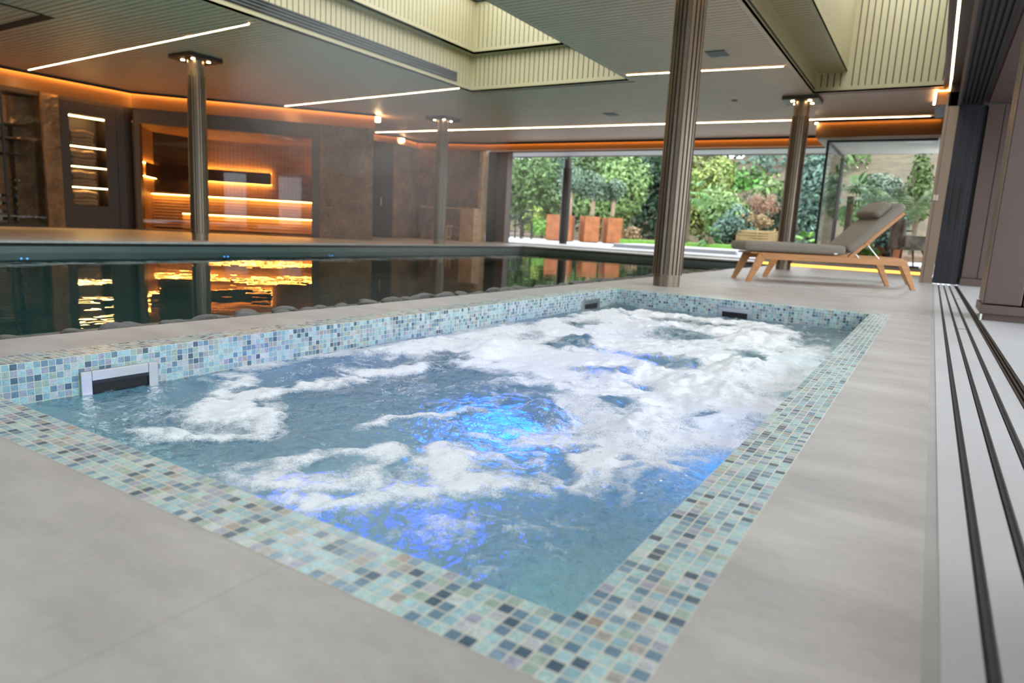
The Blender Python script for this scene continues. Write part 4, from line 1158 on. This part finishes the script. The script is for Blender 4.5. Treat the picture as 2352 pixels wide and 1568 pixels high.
lounger((-1.99, 10.02), ang, 'bare teak sun lounger standing behind the cushioned one', False)

# ------------------------------------------------------------------ garden
def leaf_mesh(mb, c, rad, n, size, rng, lumps=9, up=.25, shell=.55, flat=1.0):
    cx, cy, cz = c
    L_ = []
    for k in range(lumps):
        a = rng.normal(size=3); a /= np.linalg.norm(a); L_.append((a * .62 * rng.random() ** .4, rng.uniform(.38, .62)))
    li = rng.integers(0, lumps, n)
    d = rng.normal(size=(n, 3)); d /= np.linalg.norm(d, axis=1)[:, None]
    rr = shell + (1 - shell) * rng.random(n) ** .6
    ctr = np.array([L_[i][0] for i in li]); lr = np.array([L_[i][1] for i in li])
    p = (ctr + d * (rr * lr)[:, None]) * np.array(rad) + np.array(c)
    nrm = d + rng.normal(size=(n, 3)) * .55 + np.array([0, 0, up]); nrm /= np.linalg.norm(nrm, axis=1)[:, None]
    t = np.cross(nrm, rng.normal(size=(n, 3))); t /= np.linalg.norm(t, axis=1)[:, None]
    b = np.cross(nrm, t)
    s = size * rng.uniform(.6, 1.3, n)[:, None]
    v0 = p - t * s * .9; v1 = p + b * s * .42 * flat; v2 = p + t * s * .9; v3 = p - b * s * .42 * flat
    V = np.stack([v0, v1, v2, v3], 1).reshape(-1, 3)
    base = len(mb.v)
    mb.v.extend(map(tuple, V.tolist()))
    mb.f.extend([[base + 4 * i, base + 4 * i + 1, base + 4 * i + 2, base + 4 * i + 3] for i in range(n)]); mb.mi.extend([0] * n)

NPR = np.random.default_rng(8)
def shrub(name, x, y, rx, rz, zc, leaf, n, size, lab, cat='shrub', ry=None, trunk=True, base=.05, lumps=10, bark='bark_dark'):
    t = empty(name, (x, y, base)); tag(t, lab, cat, 'garden planting', 'thing')
    m = MB(); leaf_mesh(m, (0, 0, zc - base), (rx, ry or rx, rz), n, size, NPR, lumps)
    m.build('foliage', LEAF[leaf], t)
    if trunk:
        m = MB(); h = zc - base
        m.tube([(0, 0, 0), (.05, .02, h * .5), (0, 0, h * .9)], [.09, .07, .04], 8)
        for k in range(4):
            a = k * 1.57 + x
            m.tube([(0, 0, h * .3), (math.cos(a) * rx * .35, math.sin(a) * rx * .35, h * .8), (math.cos(a) * rx * .6, math.sin(a) * rx * .6, h * 1.1)], [.05, .035, .015], 6)
        m.build('trunk', M[bark], t)
    return t
S = shrub
S('evergreen_shrub', -19.6, 32.5, 2.6, 2.7, 2.6, 'mid', 3400, .17, 'tall mid green shrub behind the black bar table')
S('conifer', -19.9, 29.5, .75, 2.4, 2.4, 'lime', 1300, .12, 'slim lime green conifer at the left post of the garden opening', 'tree')
S('evergreen_tree', -20.6, 37, 3.2, 3.4, 3.0, 'dark', 3600, .2, 'dark evergreen tree behind the bar table', 'tree')
S('laurel_shrub', -14.4, 33, 2.5, 2.7, 2.6, 'light', 5200, .17, 'large rounded pale green shrub behind the rusty planters')
S('evergreen_tree', -14.0, 38, 2.4, 3.4, 3.2, 'dark', 3600, .2, 'dark green tree between the pale shrub and the front column', 'tree')
S('laurel_shrub', -10.2, 34.5, 1.9, 2.6, 2.5, 'yellow', 3600, .17, 'yellow green bushy shrub right of the thick front column')
S('laurel_shrub', -8.5, 32.5, 1.5, 1.7, 1.6, 'light', 3000, .15, 'sloping green shrub below the yellow green one')
S('rounded_bush', -7.5, 30.6, 1.0, 1.0, .95, 'blue', 2200, .12, 'low blue green bush at the edge of the lawn', base=.25)
S('woodland_tree', -15.6, 52, 3.6, 3.8, 4.3, 'brown', 3000, .26, 'brownish bare woodland tree far behind the yellow green shrub', 'tree')
S('woodland_tree', -12.2, 50, 2.2, 4.2, 4.0, 'bright', 3200, .24, 'bright green woodland tree in the middle of the garden view', 'tree')
S('woodland_tree', -9.4, 43, 1.9, 2.7, 2.6, 'light', 3000, .2, 'light green tree behind the russet maple', 'tree')
S('woodland_tree', -10.0, 54, 3.4, 4.4, 4.2, 'blue', 3800, .26, 'grey green woodland tree far behind the russet maple', 'tree')
S('woodland_tree', -19.0, 46, 3.9, 4.8, 4.6, 'mid', 4200, .26, 'green woodland tree far behind the rusty planters', 'tree')
S('woodland_tree', -25.5, 44, 4.2, 4.2, 4.0, 'mid', 2600, .28, 'green woodland tree at the far left of the garden', 'tree')
S('woodland_tree', -6.8, 53, 3.4, 4.6, 4.6, 'mid', 3200, .26, 'green woodland tree closing the view right of the russet maple', 'tree')
S('woodland_tree', -24.0, 51, 4.6, 5.6, 5.2, 'mid', 4200, .3, 'green woodland tree closing the gap above the clipped trees', 'tree')
S('woodland_tree', -17.6, 56, 4.6, 5.2, 5.2, 'dark', 3600, .32, 'dark woodland tree behind the brownish bare one', 'tree')
S('woodland_tree', -13.2, 58, 4.0, 5.0, 5.2, 'blue', 2600, .3, 'grey green woodland tree behind the bright green one', 'tree')
S('dark_shrub', -8.2, 38.5, 1.9, 1.6, 1.7, 'dark', 2600, .16, 'dark shrub beneath the woodland trees')
S('blue_conifer', -5.3, 37, 1.6, 2.9, 2.7, 'blue', 4200, .16, 'big blue green conifer beside the column behind the lounger', 'tree')
S('blue_conifer', -6.4, 44, 1.8, 3.2, 3.0, 'blue', 2600, .2, 'paler blue green conifer farther behind the big one', 'tree')
S('olive_bush', -1.75, 24.2, .75, .75, 2.25, 'olive', 1900, .10, 'grey green olive bush inside the glass enclosure view', 'tree', base=.03)
S('dark_tree', -.75, 31, .7, 1.5, 3.0, 'fern', 1300, .14, 'drooping dark tree at the right edge of the garden', 'tree', base=.25)
S('woodland_shrub', -2.6, 33, 1.4, 1.5, 1.6, 'mid', 2200, .14, 'green shrub behind the fan palm at the enclosure', base=.25)
S('low_shrub', -16.5, 29.2, .65, .6, .72, 'fresh', 900, .10, 'low bright green shrub left of the rusty planters')
S('low_shrub', -17.5, 30, .6, .95, 1.0, 'lime', 600, .13, 'yellow leaved shrub seen through the bar table')
S('dry_shrub', -11.9, 29.7, .55, .45, .4, 'straw', 600, .10, 'dry straw coloured clump right of the rusty planters')
S('dry_shrub', -6.9, 31.3, .75, .45, 1.35, 'straw', 900, .08, 'dry brown shrub above the woven fence', base=.25)
S('hedge_shrub', -1.0, 19.6, .5, .55, .85, 'blue', 900, .07, 'dark green shrub behind the hide chair', base=.03)

# maple with bare russet twigs
t = empty('russet_maple', (-7.1, 33, .25)); tag(t, 'leafless russet maple with fine spreading twigs', 'tree')
m = MB(); r = random.Random(3)
def twig(p, d, l, rad, k):
    q = p + d * l; m.tube([p, q], [rad, rad * .6], 5, False)
    if k:
        for _ in range(4):
            nd = (d + Vector((r.uniform(-.9, .9), r.uniform(-.9, .9), r.uniform(-.2, .4)))).normalized(); twig(q, nd, l * .72, rad * .6, k - 1)
twig(Vector((0, 0, 0)), Vector((0, 0, 1)), .9, .07, 4)
m.build('twigs', M['bark'], t)
m = MB(); leaf_mesh(m, (0, 0, 1.75), (1.0, .9, .65), 900, .06, NPR, 7); m.build('foliage', LEAF['russet'], t)

# palms
def fan_palm(name, x, y, base, h, r, nf, lab, leaf='palm', trunk=.1):
    t = empty(name, (x, y, base)); tag(t, lab, 'palm', 'fan palms')
    MB().tube([(0, 0, 0), (.02, 0, h * .5), (0, 0, h)], [trunk * 1.1, trunk, trunk * .9], 10).build('trunk', M['bark_dark'], t)
    m = MB(); rg = random.Random(int(x * 100))
    for k in range(nf):
        a = rg.uniform(0, 2 * PI); el = rg.uniform(-.7, 1.2)
        d = Vector((math.cos(a) * math.cos(el), math.sin(a) * math.cos(el), math.sin(el)))
        c = Vector((0, 0, h)) + d * r * .5
        side = d.cross(Vector((0, 0, 1))).normalized()
        for j in range(13):
            f = (j - 6) / 6 * 1.25
            q = (d * math.cos(f) + side * math.sin(f)).normalized()
            tip = c + q * r * .62 + Vector((0, 0, -.22 * r * abs(math.cos(f))))
            w_ = q.cross(Vector((0, 0, 1)))
            if w_.length < .1: w_ = side
            w_ = w_.normalized() * r * .035
            mid = c + q * r * .35
            m.add([c, mid + w_, tip, mid - w_], [(0, 1, 2, 3)])
    m.build('fronds', LEAF[leaf], t)
    m = MB()
    return t
fan_palm('fan_palm', -8.35, 26.3, .2, 1.9, .95, 26, 'fan palm with drooping fronds right of the thick front column')
fan_palm('fan_palm', -7.35, 26.2, .25, .28, .55, 16, 'small fan palm at the edge of the lawn')
fan_palm('fan_palm', -2.15, 21.2, .03, 1.82, .85, 26, 'fan palm behind the dark post of the glass enclosure')
fan_palm('fan_palm', -3.55, 23.6, .03, .39, .6, 18, 'low bright fan palm beside the column behind the lounger', 'fresh')
# tree fern
t = empty('tree_fern', (-.85, 21.6, .03)); tag(t, 'tree fern with long arching fronds above the hide chair', 'fern')
MB().tube([(0, 0, 0), (0, 0, .9)], [.14, .12], 10).build('trunk', M['bark_dark'], t)
rg = random.Random(5); m = MB()
for k in range(16):
    a = 2 * PI * k / 16 + rg.uniform(-.2, .2); ln = rg.uniform(1.1, 1.6); rise = rg.uniform(.8, 1.5)
    P0 = None
    for s in range(15):
        f = s / 14
        p = Vector((math.cos(a) * ln * f, math.sin(a) * ln * f, .9 + rise * math.sin(f * 2.2) * .9))
        if P0 is not None:
            d = (p - P0).normalized(); sd = d.cross(Vector((0, 0, 1))).normalized()
            wl = .30 * math.sin(min(1, f * 1.2 + .1) * PI * .9) + .03
            for g in (0, .5):
                c = P0.lerp(p, g)
                for sg in (-1, 1):
                    tip = c + sd * sg * wl + d * wl * .35 + Vector((0, 0, -wl * .35))
                    m.add([c - d * .012, c + d * .03, tip], [(0, 1, 2)])
            m.add([P0 + sd * .008, P0 - sd * .008, p - sd * .008, p + sd * .008], [(0, 1, 2, 3)])
        P0 = p
m.build('fronds', LEAF['fern'], t)
t = empty('leafy_plant', (-1.22, 16.6, .12)); tag(t, 'bright leafy plant inside the glass enclosure behind the lounger strut', 'plant')
m = MB(); leaf_mesh(m, (0, 0, .22), (.28, .22, .2), 130, .09, NPR, 5); m.build('leaves', LEAF['fresh'], t)
MB().lathe([(.12, 0), (.15, .1)], 16).build('pot', M['frame_black'], t)

# rusty planters with topiary
def planter(x, y, w_, d_, rz, lab):
    t = empty('rusty_planter', (x, y, .03), rz); tag(t, lab, 'planter', 'rusty steel planters on the terrace')
    m = MB(); h = 1.12; s = .03
    m.box((-w_ / 2, -d_ / 2, .03), (w_ / 2, -d_ / 2 + s, h)); m.box((-w_ / 2, d_ / 2 - s, .03), (w_ / 2, d_ / 2, h)); m.box((-w_ / 2, -d_ / 2, .03), (-w_ / 2 + s, d_ / 2, h)); m.box((w_ / 2 - s, -d_ / 2, .03), (w_ / 2, d_ / 2, h)); m.build('box', M['corten'], t)
    MB().box((-w_ / 2 + s, -d_ / 2 + s, .9), (w_ / 2 - s, d_ / 2 - s, 1.04)).build('soil', M['soil'], t)
    MB().box((-w_ / 2 + .06, -d_ / 2 + .06, 0), (w_ / 2 - .06, d_ / 2 - .06, .03)).build('foot', M['black'], t)
    m = MB(); leaf_mesh(m, (0, 0, 1.1), (w_ / 2.3, d_ / 2.3, .12), 200, .06, NPR, 8); m.build('ground_cover', LEAF['light'], t)
planter(-14.05, 26.5, 1.15, .8, .35, 'rusty steel planter standing leftmost, partly behind the outdoor column')
planter(-12.95, 27.15, .72, .72, .75, 'rusty steel planter in the middle of the three')
planter(-12.2, 27.9, .72, .72, .75, 'rusty steel planter standing rightmost of the three')
def topiary(x, y, hz, r, lab):
    t = empty('topiary_tree', (x, y, 1.08)); tag(t, lab, 'tree', 'clipped trees in the rusty planters')
    MB().tube([(0, 0, -.05), (.04, 0, (hz - 1.08) * .5), (0, 0, hz - 1.08)], [.10, .085, .08], 10).build('trunk', M['bark'], t)
    m = MB(); leaf_mesh(m, (0, 0, hz - 1.08), (r, r, r * 1.0), 2600, .085, NPR, 14, shell=.4); m.build('crown', LEAF['topiary'], t)
topiary(-13.75, 26.7, 2.52, .85, 'clipped round tree in the leftmost rusty planter')
topiary(-12.95, 27.3, 2.45, .66, 'clipped round tree in the middle rusty planter')
topiary(-12.25, 27.9, 2.36, .62, 'clipped round tree in the rightmost rusty planter')

# bar table and chair on the terrace
t = empty('bar_table', (-16.1, 25.6, .03)); tag(t, 'tall black bar table on the pale terrace', 'table')
MB().box((-.75, -.3, 1.02), (.55, .3, 1.06)).build('tabletop', M['frame_black'], t)
for x in (-.65, -.2, .4):
    for y in (-.26, .22): MB().box((x, y, 0), (x + .045, y + .045, 1.02)).build('leg', M['frame_black'], t)
MB().box((-.65, -.02, .3), (.4, .02, .34)).build('foot_rail', M['frame_black'], t)
t = empty('bar_chair', (-15.2, 25.6, .03), .4); tag(t, 'black slatted bar chair beside the tall table', 'chair')
MB().box((-.22, -.22, .68), (.22, .22, .72)).build('seat', M['frame_black'], t)
for x in (-.22, .18):
    for y in (-.22, .18): MB().box((x, y, 0), (x + .035, y + .035, .68)).build('leg', M['frame_black'], t)
m = MB()
for k in range(7): m.box((-.2 + k * .06, .19, .72), (-.17 + k * .06, .21, 1.22))
m.box((-.22, .185, 1.2), (.23, .215, 1.25)); m.build('backrest', M['frame_black'], t)
MB().box((-.2, -.2, .28), (.2, -.17, .31)).build('foot_rail', M['frame_black'], t)

# covered sunken pit and wattle fence
t = empty('covered_slab', (-7.3, 22.5, .03)); tag(t, 'low slab under a lavender grey cover on the terrace', 'cover')
MB().box((-1.9, -1.3, 0), (2.2, 1.3, .13)).build('slab', M['pvc'], t, bevel=.03); MB().box((-1.95, -1.35, .0), (2.25, 1.35, .03)).build('skirt', M['pvc'], t)
t = empty('wattle_fence', (-6.4, 30.3, .25)); tag(t, 'short woven wattle fence at the end of the garden', 'fence')
m = MB()
for k in range(12): m.tube([(-.95 + .02 * math.sin(k), .02 * math.cos(k * 2), .04 + k * .055), (0, -.03 * math.cos(k * PI), .04 + k * .055), (.95, .03 * math.cos(k * PI), .04 + k * .055)], .032, 6)
m.build('woven_panel', M['wattle'], t)
for x in (-.95, -.1, .6, .95): MB().tube([(x, 0, 0), (x, 0, .78)], .04, 8).build('post', M['wattle'], t)

# inside the enclosure view: railing, hide chair, lantern, planter
t = empty('black_railing', (-1.25, 19.3, .03)); tag(t, 'black metal railing before a rusty planter at the enclosure', 'railing')
MB().box((0, 0, .88), (.75, .04, .92)).box((0, 0, .55), (.6, .04, .58)).build('rail', M['frame_black'], t)
for x in (.02, .3, .38, .56): MB().box((x, 0, 0), (x + .03, .03, .88)).build('post', M['frame_black'], t)
t = empty('rusty_planter', (-.95, 20.0, .03)); tag(t, 'rusty steel planter behind the black railing', 'planter')
m = MB(); m.box((-.35, -.3, 0), (.3, -.27, .8)); m.box((-.35, .27, 0), (.3, .3, .8)); m.box((-.35, -.3, 0), (-.32, .3, .8)); m.box((.27, -.3, 0), (.3, .3, .8)); m.build('box', M['corten'], t)
MB().box((-.32, -.27, .6), (.27, .27, .72)).build('soil', M['soil'], t)
t = empty('hide_chair', (-.46, 16.5, .12), .5); tag(t, 'dark brown cowhide armchair on splayed legs behind the glass', 'armchair')
vs, fs = rounded_box(.55, .5, .12, .05, 5, .01); MB().add([(x, y, z_ + .42) for x, y, z_ in vs], fs).build('seat', M['hide'], t, smooth=True)
vs, fs = rounded_box(.12, .52, .62, .05, 5, 0); MB().add([(x - .25 - .25 * z_ * 0, y, z_ + .66) for x, y, z_ in vs], fs).build('backrest', M['hide'], t, smooth=True)
for s in (-1, 1):
    vs, fs = rounded_box(.5, .1, .25, .045, 5, 0); MB().add([(x, y + s * .26, z_ + .52) for x, y, z_ in vs], fs).build('arm', M['hide'], t, smooth=True)
for sx in (-1, 1):
    for sy in (-1, 1): MB().tube([(sx * .2, sy * .18, .38), (sx * .3, sy * .27, 0)], [.025, .016], 8).build('leg', M['bark_dark'], t)
t = empty('black_lantern', (-.82, 16.1, .12)); tag(t, 'small black box lantern on the enclosure floor', 'lantern')
for x in (-.07, .06):
    for y in (-.07, .06): MB().box((x, y, 0), (x + .012, y + .012, .26)).build('corner_post', M['frame_black'], t)
MB().box((-.08, -.08, .26), (.08, .08, .28)).build('lid', M['frame_black'], t); MB().box((-.08, -.08, 0), (.08, .08, .02)).build('base', M['frame_black'], t)
MB().box((-.06, -.06, .02), (.06, .06, .25)).build('panes', M['bottle'], t)

# bank of leaf litter and trees closing the garden
mb = MB(); mb.add([(-14, 40, .2), (14, 36, .2), (14, 58, 9), (-14, 62, 9)], [(0, 1, 2, 3)])
mb.add([(-60, 56, 0), (-14, 56, 0), (-14, 66, 8), (-60, 66, 8)], [(0, 1, 2, 3)])
o = mb.build('hill', M['bank']); tag(o, kind='structure')

# ------------------------------------------------------------------ steam over the pool
def steam(c, r, d, lab):
    m = MB(); prof = []
    for k in range(17):
        a = -PI / 2 + PI * k / 16
        prof.append((max(1e-3, math.cos(a)), math.sin(a)))
    m.lathe(prof, 24)
    m.v = [(p[0] * r[0] + c[0], p[1] * r[1] + c[1], p[2] * r[2] + c[2]) for p in m.v]
    o = m.build('steam', m_steam(d), smooth=True); tag(o, lab, 'steam', 'steam over the pool', 'stuff')
steam((-6.4, 6.8, 1.35), (1.5, 2.3, 1.5), .030, 'pale drift of steam rising over the middle of the pool')
steam((-6.0, 6.0, 2.0), (1.2, 1.5, 1.0), .045, 'faint steam curling up below the large skylight')
steam((-7.4, 9.6, .8), (2.4, 3.2, .98), .030, 'low steam lying on the pool before the stone walls')
steam((-8.2, 10.8, 1.5), (1.3, 1.7, 1.35), .030, 'thin steam in front of the stone wall beside the sauna')
